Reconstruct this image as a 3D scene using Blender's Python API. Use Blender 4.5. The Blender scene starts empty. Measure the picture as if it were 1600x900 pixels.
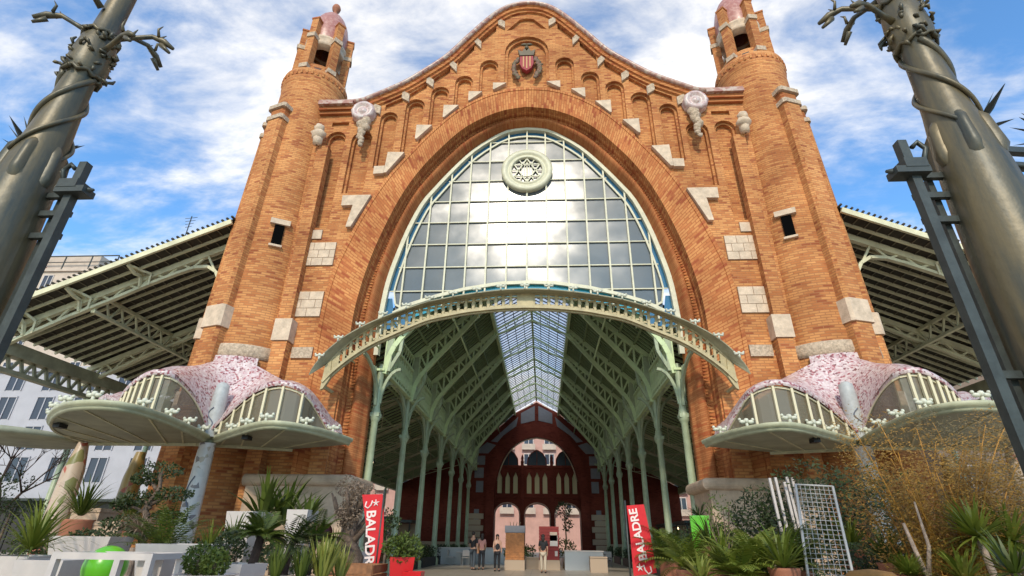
import bpy, math, random
from math import sin, cos, pi, radians as R_, sqrt, atan2
from mathutils import Vector, Matrix, geometry
random.seed(7)
V3 = Vector
# ------------------------------------------------------------------ camera, sky, sun, exposure
sc = bpy.context.scene
COL = sc.collection
f_px, pit, yaw, rol = 807.22, R_(26.131), R_(3.577), R_(0.9135)
CAM = V3((0.642, 0, 1.4))
FW = V3((-sin(yaw)*cos(pit), cos(yaw)*cos(pit), sin(pit)))
RT = V3((cos(yaw), sin(yaw), 0)); UP = RT.cross(FW)
rt2 = RT*cos(rol) + UP*sin(rol); up2 = UP*cos(rol) - RT*sin(rol)
cam = bpy.data.objects.new('camera', bpy.data.cameras.new('camera'))
COL.objects.link(cam); sc.camera = cam
M = Matrix((rt2, up2, -FW)).transposed().to_4x4(); M.translation = CAM
cam.matrix_world = M
cam.data.sensor_fit = 'HORIZONTAL'; cam.data.sensor_width = 36; cam.data.lens = 36*f_px/1600
cam.data.clip_start = 0.05; cam.data.clip_end = 3000
SUN_EL, SUN_AZ = R_(34), R_(182.5)      # azimuth measured from +Y clockwise: the sun stands behind the camera
sd = V3((sin(SUN_AZ)*cos(SUN_EL), cos(SUN_AZ)*cos(SUN_EL), sin(SUN_EL)))
w = bpy.data.worlds.new('World'); sc.world = w; w.use_nodes = True
nt = w.node_tree; N = nt.nodes; L = nt.links
bg = N['Background']; bg.inputs['Strength'].default_value = 0.15
sky = N.new('ShaderNodeTexSky'); sky.sky_type = 'NISHITA'; sky.sun_disc = False
sky.sun_elevation = SUN_EL; sky.sun_rotation = SUN_AZ; sky.air_density = 1.0; sky.dust_density = 0.6; sky.ozone_density = 2.0
tc = N.new('ShaderNodeTexCoord'); sp = N.new('ShaderNodeSeparateXYZ'); L.new(tc.outputs['Generated'], sp.inputs[0])
def wm(op, a, b=None, c=None):
    n = N.new('ShaderNodeMath'); n.operation = op
    for i, v in enumerate((a, b, c)):
        if v is None: continue
        if isinstance(v, (int, float)): n.inputs[i].default_value = v
        else: L.new(v, n.inputs[i])
    return n.outputs[0]
zz = wm('ADD', wm('MAXIMUM', sp.outputs[2], 0.0), 0.18)
cb = N.new('ShaderNodeCombineXYZ'); L.new(wm('DIVIDE', sp.outputs[0], zz), cb.inputs[0]); L.new(wm('DIVIDE', sp.outputs[1], zz), cb.inputs[1])
mp = N.new('ShaderNodeMapping'); L.new(cb.outputs[0], mp.inputs[0]); mp.inputs['Rotation'].default_value = (0, 0, R_(35)); mp.inputs['Scale'].default_value = (1.0, 1.9, 1); mp.inputs['Location'].default_value = (3.3, 1.2, 0)
def wnoise(sc_, det, ro, dist=0.0):
    n = N.new('ShaderNodeTexNoise'); L.new(mp.outputs[0], n.inputs['Vector'])
    n.inputs['Scale'].default_value = sc_; n.inputs['Detail'].default_value = det; n.inputs['Roughness'].default_value = ro; n.inputs['Distortion'].default_value = dist
    return n.outputs['Fac']
big = wnoise(0.75, 3, .5, .4); mid = wnoise(2.6, 8, .62, .35); fine = wnoise(9.0, 5, .6, .2)
cl = wm('ADD', wm('MULTIPLY', big, 1.05), wm('ADD', wm('MULTIPLY', mid, .85), wm('MULTIPLY', fine, .38)))
# more cloud low in the middle-left of the view, as in the photograph
cl = wm('ADD', cl, wm('MULTIPLY', sp.outputs[0], -0.12))
mr = N.new('ShaderNodeMapRange'); L.new(cl, mr.inputs['Value']); mr.interpolation_type = 'SMOOTHSTEP'
mr.inputs['From Min'].default_value = 0.93; mr.inputs['From Max'].default_value = 1.42
mixw = N.new('ShaderNodeMix'); mixw.data_type = 'RGBA'; L.new(mr.outputs[0], mixw.inputs['Factor'])
skb = N.new('ShaderNodeMix'); skb.data_type = 'RGBA'; skb.blend_type = 'MULTIPLY'; skb.inputs['Factor'].default_value = 1
L.new(sky.outputs[0], skb.inputs['A']); skb.inputs['B'].default_value = (0.82, 1.25, 1.5, 1)
L.new(skb.outputs['Result'], mixw.inputs['A'])
ccr = N.new('ShaderNodeValToRGB'); L.new(mid, ccr.inputs[0])
ccr.color_ramp.elements[0].position = .3; ccr.color_ramp.elements[0].color = (4.1, 4.2, 4.4, 1)
ccr.color_ramp.elements[1].position = .7; ccr.color_ramp.elements[1].color = (6.6, 6.35, 6.0, 1)
L.new(ccr.outputs[0], mixw.inputs['B']); L.new(mixw.outputs['Result'], bg.inputs['Color'])
sun = bpy.data.objects.new('sun', bpy.data.lights.new('sun', 'SUN')); COL.objects.link(sun)
sun.data.energy = 2.0; sun.data.angle = R_(4); sun.data.color = (1, .89, .74)
sun.rotation_euler = sd.to_track_quat('Z', 'Y').to_euler(); sun.location = sd*60
vs = sc.view_settings; vs.view_transform = 'Standard'; vs.look = 'None'; vs.exposure = 0.46; vs.gamma = 1

def at(x, y, Y):          # a pixel of the 1600 px photograph, taken at the distance Y
    a, b = x-800, y-450
    q = (a*cos(rol)+b*sin(rol), -a*sin(rol)+b*cos(rol))
    d = FW + RT*(q[0]/f_px) - UP*(q[1]/f_px)
    return CAM + d*(Y/d.y)
def lerp(a, b, t): return a+(b-a)*t

# ------------------------------------------------------------------ materials
MAT = {}
def mat(name, col, rough=.6, metal=0, noise=0, nscale=4, bump=0, bscale=30, spec=.5, col2=None, trans=0):
    m = bpy.data.materials.new(name); m.use_nodes = True; t = m.node_tree; n = t.nodes; l = t.links
    p = n['Principled BSDF']; p.inputs['Roughness'].default_value = rough; p.inputs['Metallic'].default_value = metal
    p.inputs['Specular IOR Level'].default_value = spec
    p.inputs['Base Color'].default_value = (*col, 1)
    c = n.new('ShaderNodeTexCoord')
    if noise or col2:
        a = n.new('ShaderNodeTexNoise'); a.inputs['Scale'].default_value = nscale; a.inputs['Detail'].default_value = 6; a.inputs['Roughness'].default_value = .65
        l.new(c.outputs['Object'], a.inputs['Vector'])
        r = n.new('ShaderNodeValToRGB'); l.new(a.outputs['Fac'], r.inputs[0])
        k2 = col2 or tuple(v*(1-noise) for v in col)
        r.color_ramp.elements[0].position = .35; r.color_ramp.elements[0].color = (*k2, 1)
        r.color_ramp.elements[1].position = .65; r.color_ramp.elements[1].color = (*tuple(min(1, v*(1+noise*.4)) for v in col), 1)
        l.new(r.outputs[0], p.inputs['Base Color'])
    if bump:
        a = n.new('ShaderNodeTexNoise'); a.inputs['Scale'].default_value = bscale; a.inputs['Detail'].default_value = 5
        l.new(c.outputs['Object'], a.inputs['Vector'])
        b = n.new('ShaderNodeBump'); b.inputs['Strength'].default_value = bump; b.inputs['Distance'].default_value = .03
        l.new(a.outputs['Fac'], b.inputs['Height']); l.new(b.outputs[0], p.inputs['Normal'])
    if trans:
        o = n['Material Output']; tr = n.new('ShaderNodeBsdfTransparent'); mx = n.new('ShaderNodeMixShader'); mx.inputs[0].default_value = trans
        l.new(p.outputs[0], mx.inputs[1]); l.new(tr.outputs[0], mx.inputs[2]); l.new(mx.outputs[0], o.inputs[0])
    MAT[name] = m; return m
def leafmat(name, c1, c2, rough=.5):
    m = bpy.data.materials.new(name); m.use_nodes = True; t = m.node_tree; n = t.nodes; l = t.links
    p = n['Principled BSDF']; p.inputs['Roughness'].default_value = rough
    g = n.new('ShaderNodeNewGeometry'); r = n.new('ShaderNodeValToRGB'); l.new(g.outputs['Random Per Island'], r.inputs[0])
    r.color_ramp.elements[0].color = (*c1, 1); r.color_ramp.elements[1].color = (*c2, 1)
    l.new(r.outputs[0], p.inputs['Base Color'])
    tl = n.new('ShaderNodeBsdfTranslucent'); l.new(r.outputs[0], tl.inputs['Color'])
    mx = n.new('ShaderNodeMixShader'); mx.inputs[0].default_value = .25
    l.new(p.outputs[0], mx.inputs[1]); l.new(tl.outputs[0], mx.inputs[2]); l.new(mx.outputs[0], n['Material Output'].inputs[0])
    MAT[name] = m
def brickmat(name, c1, c2, c3, mortar, bw=.30, rh=.10, ms=.012, patch=.55, bump=.5):
    m = bpy.data.materials.new(name); m.use_nodes = True; t = m.node_tree; n = t.nodes; l = t.links
    p = n['Principled BSDF']; p.inputs['Roughness'].default_value = .85; p.inputs['Specular IOR Level'].default_value = .25
    u = n.new('ShaderNodeUVMap'); b = n.new('ShaderNodeTexBrick'); l.new(u.outputs[0], b.inputs['Vector'])
    b.inputs['Scale'].default_value = 1; b.inputs['Brick Width'].default_value = bw; b.inputs['Row Height'].default_value = rh
    b.inputs['Mortar Size'].default_value = ms; b.inputs['Mortar Smooth'].default_value = .3; b.inputs['Bias'].default_value = -.1
    b.inputs['Color1'].default_value = (*c1, 1); b.inputs['Color2'].default_value = (*c2, 1); b.inputs['Mortar'].default_value = (*mortar, 1)
    # every brick gets a tone of its own; redder bricks gather in loose clusters
    def mth(op, a, b=None):
        k = n.new('ShaderNodeMath'); k.operation = op
        for q, v in enumerate((a, b)):
            if v is None: continue
            if isinstance(v, (int, float)): k.inputs[q].default_value = v
            else: l.new(v, k.inputs[q])
        return k.outputs[0]
    sx = n.new('ShaderNodeSeparateXYZ'); l.new(u.outputs[0], sx.inputs[0])
    row = mth('FLOOR', mth('DIVIDE', sx.outputs[1], rh)); odd = mth('SUBTRACT', 1.0, mth('ABSOLUTE', mth('MODULO', row, 2.0)))
    cx_ = mth('FLOOR', mth('DIVIDE', mth('ADD', sx.outputs[0], mth('MULTIPLY', odd, bw*.5)), bw))
    cc_ = n.new('ShaderNodeCombineXYZ'); l.new(cx_, cc_.inputs[0]); l.new(row, cc_.inputs[1])
    wn = n.new('ShaderNodeTexWhiteNoise'); wn.noise_dimensions = '2D'; l.new(cc_.outputs[0], wn.inputs['Vector'])
    no = n.new('ShaderNodeTexNoise'); mpn = n.new('ShaderNodeMapping'); mpn.inputs['Scale'].default_value = (.9, 1.6, 1)
    l.new(u.outputs[0], mpn.inputs[0]); l.new(mpn.outputs[0], no.inputs['Vector']); no.inputs['Scale'].default_value = 1; no.inputs['Detail'].default_value = 4; no.inputs['Roughness'].default_value = .6
    v_ = mth('ADD', mth('MULTIPLY', wn.outputs['Value'], .62), mth('MULTIPLY', no.outputs['Fac'], .6))
    r = n.new('ShaderNodeValToRGB'); l.new(v_, r.inputs[0]); r.color_ramp.interpolation = 'LINEAR'
    lt = tuple(min(1, k*1.14) for k in c1)
    els = [(.22, lt), (.42, c1), (.60, c1), (.70, c2), (.82, c2), (.90, c3)]
    while len(r.color_ramp.elements) < len(els): r.color_ramp.elements.new(.5)
    for e, (ps, k) in zip(r.color_ramp.elements, els): e.position = ps; e.color = (*k, 1)
    mx = n.new('ShaderNodeMix'); mx.data_type = 'RGBA'; l.new(b.outputs['Fac'], mx.inputs['Factor']); l.new(r.outputs[0], mx.inputs['A']); mx.inputs['B'].default_value = (*mortar, 1)
    # broad weathering
    c = n.new('ShaderNodeTexCoord'); n2 = n.new('ShaderNodeTexNoise'); n2.inputs['Scale'].default_value = .45; n2.inputs['Detail'].default_value = 7; l.new(c.outputs['Object'], n2.inputs['Vector'])
    r2 = n.new('ShaderNodeValToRGB'); l.new(n2.outputs['Fac'], r2.inputs[0]); r2.color_ramp.elements[0].position = .3; r2.color_ramp.elements[0].color = (.66, .58, .52, 1); r2.color_ramp.elements[1].position = .7; r2.color_ramp.elements[1].color = (1.12, 1.1, 1.05, 1)
    m2 = n.new('ShaderNodeMix'); m2.data_type = 'RGBA'; m2.blend_type = 'MULTIPLY'; m2.inputs['Factor'].default_value = 1
    l.new(mx.outputs['Result'], m2.inputs['A']); l.new(r2.outputs[0], m2.inputs['B']); l.new(m2.outputs['Result'], p.inputs['Base Color'])
    bp = n.new('ShaderNodeBump'); bp.inputs['Strength'].default_value = bump; bp.inputs['Distance'].default_value = .02
    ad = n.new('ShaderNodeMath'); ad.operation = 'MULTIPLY_ADD'; l.new(b.outputs['Fac'], ad.inputs[0]); ad.inputs[1].default_value = -1; l.new(no.outputs['Fac'], ad.inputs[2])
    l.new(ad.outputs[0], bp.inputs['Height']); l.new(bp.outputs[0], p.inputs['Normal'])
    MAT[name] = m; return m
OCH, ORA, RED = (.60, .285, .105), (.50, .195, .068), (.34, .105, .042)
brickmat('brick', OCH, ORA, RED, (.42, .19, .08), bw=.36, rh=.11, ms=.018, patch=.53)
brickmat('brick_arch', (.56, .25, .09), (.48, .175, .06), (.34, .09, .035), (.40, .14, .05), bw=.42, rh=.13, ms=.02, patch=.52)
brickmat('brick_ring', (.46, .19, .07), (.40, .145, .05), (.38, .10, .035), (.36, .12, .045), bw=.5, rh=.08, patch=.6)
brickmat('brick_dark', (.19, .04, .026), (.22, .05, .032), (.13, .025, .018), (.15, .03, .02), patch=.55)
mat('stone', (.62, .48, .34), .85, noise=.25, nscale=3, bump=.4, bscale=18)
mat('stone_base', (.50, .36, .245), .85, noise=.3, nscale=1.3, bump=.5, bscale=10)
mat('stone_carved', (.52, .40, .28), .9, noise=.4, nscale=9, bump=1, bscale=14)
mat('stone_joint', (.30, .19, .12), .9)
mat('iron_green', (.48, .58, .31), .5, noise=.15, nscale=2, bump=.1)
mat('iron_pale', (.58, .56, .36), .5, noise=.25, nscale=2, bump=.1)
mat('iron_window', (.60, .57, .40), .5, noise=.15)
mat('truss_green', (.58, .70, .38), .5, noise=.12, nscale=2)
mat('board_green', (.24, .31, .15), .6, noise=.2, nscale=2)
mat('void', (.004, .004, .004), 1, spec=0)
mat('iron_column', (.36, .42, .26), .42, noise=.2, nscale=2)
mat('ornament_white', (.60, .60, .47), .5, noise=.2, nscale=8)
mat('deck_dark', (.045, .038, .024), .8, noise=.4, nscale=2)
mat('deck_green', (.055, .075, .038), .8, noise=.3, nscale=2)
mat('batten_brown', (.16, .14, .09), .7)
mat('soffit_green', (.32, .33, .23), .55, noise=.3, nscale=1.2)
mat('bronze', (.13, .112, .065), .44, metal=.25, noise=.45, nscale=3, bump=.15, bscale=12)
_n = MAT['bronze'].node_tree.nodes; _l = MAT['bronze'].node_tree.links      # upright patina streaks; their golden tone paints sun sheen into the colour
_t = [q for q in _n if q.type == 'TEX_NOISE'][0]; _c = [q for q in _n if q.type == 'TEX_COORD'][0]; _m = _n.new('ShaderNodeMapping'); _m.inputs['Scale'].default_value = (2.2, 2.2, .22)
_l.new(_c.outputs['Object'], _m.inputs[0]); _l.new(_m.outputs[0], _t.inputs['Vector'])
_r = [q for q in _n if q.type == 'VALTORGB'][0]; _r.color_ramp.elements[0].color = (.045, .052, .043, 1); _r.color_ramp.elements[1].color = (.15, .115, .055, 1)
mat('iron_grey', (.06, .068, .06), .45, metal=.4, noise=.3, nscale=5, bump=.1)
mat('glass_teal', (.02, .30, .38), .08, spec=.8, trans=.15)
mat('glass_blue', (.02, .11, .20), .10, spec=.8)
mat('glass_lunette', (.26, .23, .16), .15, trans=.35)
mat('red_cloth', (.62, .012, .018), .7, noise=.1)
mat('white_paint', (.58, .52, .47), .45, noise=.06)
mat('lettering', (.8, .66, .6), .6)
mat('black', (.015, .015, .015), .6)
mat('grey_metal', (.42, .42, .41), .4, metal=.4)
mat('wood', (.30, .13, .05), .7, noise=.4, nscale=8)
mat('bark', (.16, .11, .075), .9, noise=.5, nscale=9, bump=.8)
mat('bark_dark', (.06, .035, .025), .9, noise=.5, nscale=9, bump=.8)
mat('bark_pale', (.36, .27, .20), .9, noise=.4, nscale=9, bump=.8)
mat('soil', (.03, .022, .015), 1)
mat('kiosk_red', (.24, .018, .014), .6)
mat('terracotta', (.34, .13, .07), .8)
mat('red_pot', (.55, .01, .012), .3)
mat('lime', (.11, .45, .015), .3)
mat('burgundy', (.09, .012, .012), .5)
mat('timber_orange', (.50, .20, .06), .6, noise=.3, nscale=6)
mat('counter_stone', (.45, .34, .24), .7)
mat('skin', (.48, .27, .18), .5)
mat('hair', (.02, .013, .01), .6)
mat('cloth_black', (.015, .015, .018), .8)
mat('cloth_pink', (.50, .24, .20), .8)
mat('cloth_cream', (.55, .46, .34), .8)
mat('denim', (.06, .075, .09), .8)
mat('shop_dark', (.03, .025, .02), .4)
mat('grey_panel', (.22, .22, .24), .7, noise=.1)
mat('lace_olive', (.46, .38, .20), .55, noise=.25, nscale=3, bump=.1)
mat('eave_olive', (.36, .34, .22), .6, noise=.3, nscale=1.5)
mat('iron_cream', (.66, .62, .40), .5, noise=.2, nscale=1.5)
mat('grid_grey', (.46, .44, .40), .5)
mat('lancet_glass', (.62, .55, .30), .4)
mat('blue_plastic', (.04, .25, .5), .4)
mat('facade_white', (.42, .41, .43), .8, noise=.08, nscale=1)
mat('facade_cream', (.52, .42, .33), .8, noise=.15, nscale=1)
mat('facade_pink', (.52, .30, .24), .8, noise=.12, nscale=1)
mat('facade_brown', (.20, .14, .10), .8, noise=.2, nscale=1)
mat('window_dark', (.04, .05, .07), .15)
mat('roof_red', (.35, .05, .03), .8)
leafmat('leaf_dark', (.018, .032, .006), (.05, .075, .014))
leafmat('leaf_green', (.045, .075, .008), (.12, .155, .02))
leafmat('leaf_bright', (.09, .135, .010), (.22, .25, .035))
leafmat('leaf_yellow', (.16, .20, .03), (.34, .33, .07))
leafmat('leaf_gold', (.20, .11, .015), (.46, .26, .045))
leafmat('leaf_olive', (.10, .085, .03), (.26, .19, .08))
leafmat('leaf_dry', (.16, .11, .07), (.34, .25, .17))
mat('cane', (.50, .24, .03), .5, noise=.4, nscale=4)
# emissive little shop lamps
m = bpy.data.materials.new('lamp_glow'); m.use_nodes = True; m.node_tree.nodes['Principled BSDF'].inputs['Emission Color'].default_value = (1, .75, .45, 1); m.node_tree.nodes['Principled BSDF'].inputs['Emission Strength'].default_value = 3; MAT['lamp_glow'] = m
# window glass: dark, half-mirroring, lets some of the nave through
m = mat('glass_main', (.09, .105, .105), .19, spec=.8, trans=.12)
n = m.node_tree.nodes; l = m.node_tree.links; g_ = n.new('ShaderNodeNewGeometry'); c_ = n.new('ShaderNodeTexCoord')
def vm(op, a, b):
    k = n.new('ShaderNodeVectorMath'); k.operation = op
    for q, v in enumerate((a, b)):
        if v is None: continue
        if isinstance(v, tuple): k.inputs[q].default_value = v
        else: l.new(v, k.inputs[q])
    return k.outputs[0]
cell = vm('FLOOR', vm('DIVIDE', vm('ADD', c_.outputs['Object'], (0, 0, -11.62)), (.955, 50, 1.235)), None)
wn = n.new('ShaderNodeTexWhiteNoise'); l.new(cell, wn.inputs['Vector'])
nz = n.new('ShaderNodeTexNoise'); nz.inputs['Scale'].default_value = .8; nz.inputs['Detail'].default_value = 3; l.new(c_.outputs['Object'], nz.inputs['Vector'])
off_ = vm('ADD', vm('MULTIPLY', vm('SUBTRACT', wn.outputs['Color'], (.5, .5, .5)), (.045, 0, .035)), vm('MULTIPLY', vm('SUBTRACT', nz.outputs['Color'], (.5, .5, .5)), (.085, 0, .06)))
l.new(vm('NORMALIZE', vm('ADD', g_.outputs['Normal'], off_), None), n['Principled BSDF'].inputs['Normal'])
# skylight glass
m = bpy.data.materials.new('skylight_glass'); m.use_nodes = True; n = m.node_tree.nodes; l = m.node_tree.links
tr = n.new('ShaderNodeBsdfTransparent'); tr.inputs[0].default_value = (.95, .97, 1, 1); tl = n.new('ShaderNodeBsdfTranslucent'); tl.inputs[0].default_value = (.98, .97, .94, 1)
mx = n.new('ShaderNodeMixShader'); mx.inputs[0].default_value = .9; l.new(tr.outputs[0], mx.inputs[1]); l.new(tl.outputs[0], mx.inputs[2]); l.new(mx.outputs[0], n['Material Output'].inputs[0]); MAT['skylight_glass'] = m
def mosaic(name, cols, scale):
    m = bpy.data.materials.new(name); m.use_nodes = True; t = m.node_tree; n = t.nodes; l = t.links; p = n['Principled BSDF']; p.inputs['Roughness'].default_value = .35
    c = n.new('ShaderNodeTexCoord'); v = n.new('ShaderNodeTexVoronoi'); v.inputs['Scale'].default_value = scale; l.new(c.outputs['Object'], v.inputs['Vector'])
    s = n.new('ShaderNodeSeparateColor'); l.new(v.outputs['Color'], s.inputs[0]); r = n.new('ShaderNodeValToRGB'); r.color_ramp.interpolation = 'CONSTANT'; l.new(s.outputs[0], r.inputs[0])
    while len(r.color_ramp.elements) < len(cols): r.color_ramp.elements.new(.5)
    for e, (ps, cc) in zip(r.color_ramp.elements, cols): e.position = ps; e.color = (*cc, 1)
    no = n.new('ShaderNodeTexNoise'); no.inputs['Scale'].default_value = 1.3; no.inputs['Detail'].default_value = 4; l.new(c.outputs['Object'], no.inputs['Vector'])
    mx = n.new('ShaderNodeMix'); mx.data_type = 'RGBA'; nm_ = n.new('ShaderNodeMath'); nm_.operation = 'MULTIPLY'; nm_.inputs[1].default_value = .35; l.new(no.outputs['Fac'], nm_.inputs[0]); l.new(nm_.outputs[0], mx.inputs['Factor']); l.new(r.outputs[0], mx.inputs['A']); mx.inputs['B'].default_value = (*[sum(k[1][i] for k in cols)/len(cols) for i in range(3)], 1)
    l.new(mx.outputs['Result'], p.inputs['Base Color']); MAT[name] = m
mosaic('mosaic_pink', [(0, (.56, .44, .42)), (.30, (.66, .56, .52)), (.54, (.32, .07, .08)), (.68, (.52, .34, .34)), (.84, (.15, .03, .035)), (.92, (.70, .62, .60))], 15)
mosaic('mosaic_coping', [(0, (.42, .28, .22)), (.35, (.36, .17, .12)), (.6, (.50, .40, .32)), (.8, (.30, .12, .09))], 7)
mosaic('mosaic_pale', [(0, (.58, .48, .43)), (.4, (.52, .38, .35)), (.75, (.42, .26, .24)), (.9, (.6, .54, .5))], 9)
mosaic('mosaic_white', [(0, (.62, .58, .54)), (.5, (.55, .53, .50)), (.82, (.40, .34, .26)), (.93, (.15, .12, .12))], 6)
mosaic('mosaic_floral', [(0, (.56, .44, .33)), (.5, (.52, .40, .30)), (.72, (.18, .20, .06)), (.85, (.42, .08, .05))], 3)
mosaic('mosaic_yellow', [(0, (.34, .24, .07)), (.5, (.28, .20, .06)), (.72, (.10, .12, .04)), (.85, (.32, .06, .03))], 3)

def groundmat(name, c1, c2, sx, sy, rough):
    m = bpy.data.materials.new(name); m.use_nodes = True; t = m.node_tree; n = t.nodes; l = t.links; p = n['Principled BSDF']; p.inputs['Roughness'].default_value = rough
    c = n.new('ShaderNodeTexCoord'); b = n.new('ShaderNodeTexBrick'); l.new(c.outputs['Object'], b.inputs['Vector']); b.inputs['Scale'].default_value = 1
    b.inputs['Brick Width'].default_value = sx; b.inputs['Row Height'].default_value = sy; b.inputs['Mortar Size'].default_value = .01; b.offset = 0
    b.inputs['Color1'].default_value = (*c1, 1); b.inputs['Color2'].default_value = (*c2, 1); b.inputs['Mortar'].default_value = (*[v*.5 for v in c1], 1)
    no = n.new('ShaderNodeTexNoise'); no.inputs['Scale'].default_value = .6; no.inputs['Detail'].default_value = 6; l.new(c.outputs['Object'], no.inputs['Vector'])
    mx = n.new('ShaderNodeMix'); mx.data_type = 'RGBA'; mx.blend_type = 'MULTIPLY'; l.new(no.outputs['Fac'], mx.inputs['Factor']); l.new(b.outputs['Color'], mx.inputs['A']); mx.inputs['B'].default_value = (.6, .56, .52, 1)
    l.new(mx.outputs['Result'], p.inputs['Base Color']); MAT[name] = m
groundmat('plaza', (.46, .41, .34), (.42, .37, .30), .6, .6, .7)
groundmat('hall_floor', (.56, .49, .39), (.52, .45, .36), .9, .9, .35)

# ------------------------------------------------------------------ mesh helpers
class MB:
    def __init__(s): s.v = []; s.f = []; s.uv = []; s.sm = []
    def add(s, vs, fs, sm=False, uv=None):
        o = len(s.v); s.v += [tuple(p) for p in vs]
        for f in fs:
            s.f.append([o+i for i in f]); s.sm.append(sm); s.uv.append([uv[i] for i in f] if uv else None)
        return s
    def box(s, c, d, rz=0):
        cx, cy, cz = c; a, b, h = d[0]/2, d[1]/2, d[2]/2; co, si = cos(rz), sin(rz); vs = []
        for z in (-h, h):
            for x, y in ((-a, -b), (a, -b), (a, b), (-a, b)): vs.append((cx+x*co-y*si, cy+x*si+y*co, cz+z))
        return s.add(vs, [(0,3,2,1),(4,5,6,7),(0,1,5,4),(1,2,6,5),(2,3,7,6),(3,0,4,7)])
    def bx(s, x0, x1, y0, y1, z0, z1): return s.box(((x0+x1)/2, (y0+y1)/2, (z0+z1)/2), (abs(x1-x0), abs(y1-y0), abs(z1-z0)))
    def bar(s, p, q, w, h=None, up=(0, 0, 1)):
        p, q = V3(p), V3(q); h = h or w; d = (q-p)
        if d.length < 1e-6: return s
        d.normalize(); u = V3(up)
        if abs(d.dot(u)) > .98: u = V3((0, 1, 0))
        a = d.cross(u).normalized()*w/2; b = a.cross(d).normalized()*h/2
        vs = [p-a-b, p+a-b, p+a+b, p-a+b, q-a-b, q+a-b, q+a+b, q-a+b]
        return s.add(vs, [(0,3,2,1),(4,5,6,7),(0,1,5,4),(1,2,6,5),(2,3,7,6),(3,0,4,7)])
    def poly(s, pts, w, h=None, up=(0, 0, 1)):
        for a, b in zip(pts, pts[1:]): s.bar(a, b, w, h, up)
        return s
    def tube(s, pts, rad, n=8, cap=True):
        pts = [V3(p) for p in pts]; k = len(pts); rad = [rad]*k if isinstance(rad, (int, float)) else rad; vs = []
        ref = None
        for i, p in enumerate(pts):
            d = (pts[min(i+1, k-1)]-pts[max(i-1, 0)]).normalized()
            if ref is None: ref = d.orthogonal().normalized()
            a = (ref-d*ref.dot(d)).normalized(); ref = a; b = d.cross(a)
            for j in range(n): vs.append(p+(a*cos(2*pi*j/n)+b*sin(2*pi*j/n))*rad[i])
        fs = [(i*n+j, i*n+(j+1) % n, (i+1)*n+(j+1) % n, (i+1)*n+j) for i in range(k-1) for j in range(n)]
        if cap: fs += [tuple(range(n))[::-1], tuple((k-1)*n+j for j in range(n))]
        return s.add(vs, fs, True)
    def lathe(s, c, prof, n=24, a0=0, a1=2*pi, uvr=None, sm=True, sq=1.0):
        cx, cy = c[0], c[1]; cz = c[2] if len(c) > 2 else 0; full = abs(a1-a0-2*pi) < 1e-6; vs = []; uv = []; k = len(prof)
        for r, z in prof:
            for j in range(n+1):
                t = a0+(a1-a0)*j/n; vs.append((cx+r*cos(t)*sq, cy+r*sin(t), cz+z)); uv.append(((uvr or r)*t, cz+z))
        fs = [(i*(n+1)+j, i*(n+1)+j+1, (i+1)*(n+1)+j+1, (i+1)*(n+1)+j) for i in range(k-1) for j in range(n)]
        return s.add(vs, fs, sm, uv)
    def ball(s, c, r, n=10, m=7, sc_=(1, 1, 1), jit=0):
        vs = []; 
        for i in range(m+1):
            ph = pi*i/m
            for j in range(n):
                t = 2*pi*j/n; k = r*(1+random.uniform(-jit, jit)); vs.append((c[0]+k*sc_[0]*sin(ph)*cos(t), c[1]+k*sc_[1]*sin(ph)*sin(t), c[2]+k*sc_[2]*cos(ph)))
        return s.add(vs, [(i*n+j, i*n+(j+1) % n, (i+1)*n+(j+1) % n, (i+1)*n+j) for i in range(m) for j in range(n)], True)
    def grid(s, rows, sm=True, uv=None):
        k = len(rows[0]); vs = [p for r in rows for p in r]
        uvs = [q for r in uv for q in r] if uv else None
        return s.add(vs, [(i*k+j, i*k+j+1, (i+1)*k+j+1, (i+1)*k+j) for i in range(len(rows)-1) for j in range(k-1)], sm, uvs)
    def plate(s, loops, y0, y1):       # polygons in (x, z), first is the outline, others are holes; solid from y0 to y1
        tri = geometry.tessellate_polygon([[V3((x, z, 0)) for x, z in lp] for lp in loops])
        flat = [p for lp in loops for p in lp]; n = len(flat)
        vs = [(x, y0, z) for x, z in flat]+[(x, y1, z) for x, z in flat]
        fs = [tuple(t) for t in tri]+[tuple(i+n for i in t)[::-1] for t in tri]
        o = 0
        for lp in loops:
            k = len(lp); fs += [(o+i, o+(i+1) % k, o+(i+1) % k+n, o+i+n) for i in range(k)]; o += k
        return s.add(vs, fs)
    def build(s, name, m, parent=None, inv=None, recalc=True):
        me = bpy.data.meshes.new(name); me.from_pydata(s.v, [], s.f); me.update()
        uvl = me.uv_layers.new(name='UVMap'); data = uvl.data
        for p, uv in zip(me.polygons, s.uv):
            if uv:
                for li, q in zip(p.loop_indices, uv): data[li].uv = q
            else:
                nn = p.normal
                if abs(nn.z) > .8:
                    for li in p.loop_indices: c = me.vertices[me.loops[li].vertex_index].co; data[li].uv = (c.x, c.y)
                else:
                    h = V3((-nn.y, nn.x, 0)); h.normalize()
                    for li in p.loop_indices: c = me.vertices[me.loops[li].vertex_index].co; data[li].uv = (c.dot(h), c.z)
        me.polygons.foreach_set('use_smooth', s.sm)
        if recalc:
            import bmesh
            b = bmesh.new(); b.from_mesh(me); bmesh.ops.recalc_face_normals(b, faces=b.faces); b.to_mesh(me); b.free()
        me.materials.append(MAT[m] if isinstance(m, str) else m)
        o = bpy.data.objects.new(name, me); COL.objects.link(o)
        if parent:
            o.parent = parent
            if inv is not None: o.matrix_parent_inverse = Matrix.Translation(-V3(inv))
        return o
def tag(o, label=None, cat=None, group=None, kind=None):
    for k, v in (('label', label), ('category', cat), ('group', group), ('kind', kind)):
        if v: o[k] = v
    return o
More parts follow.
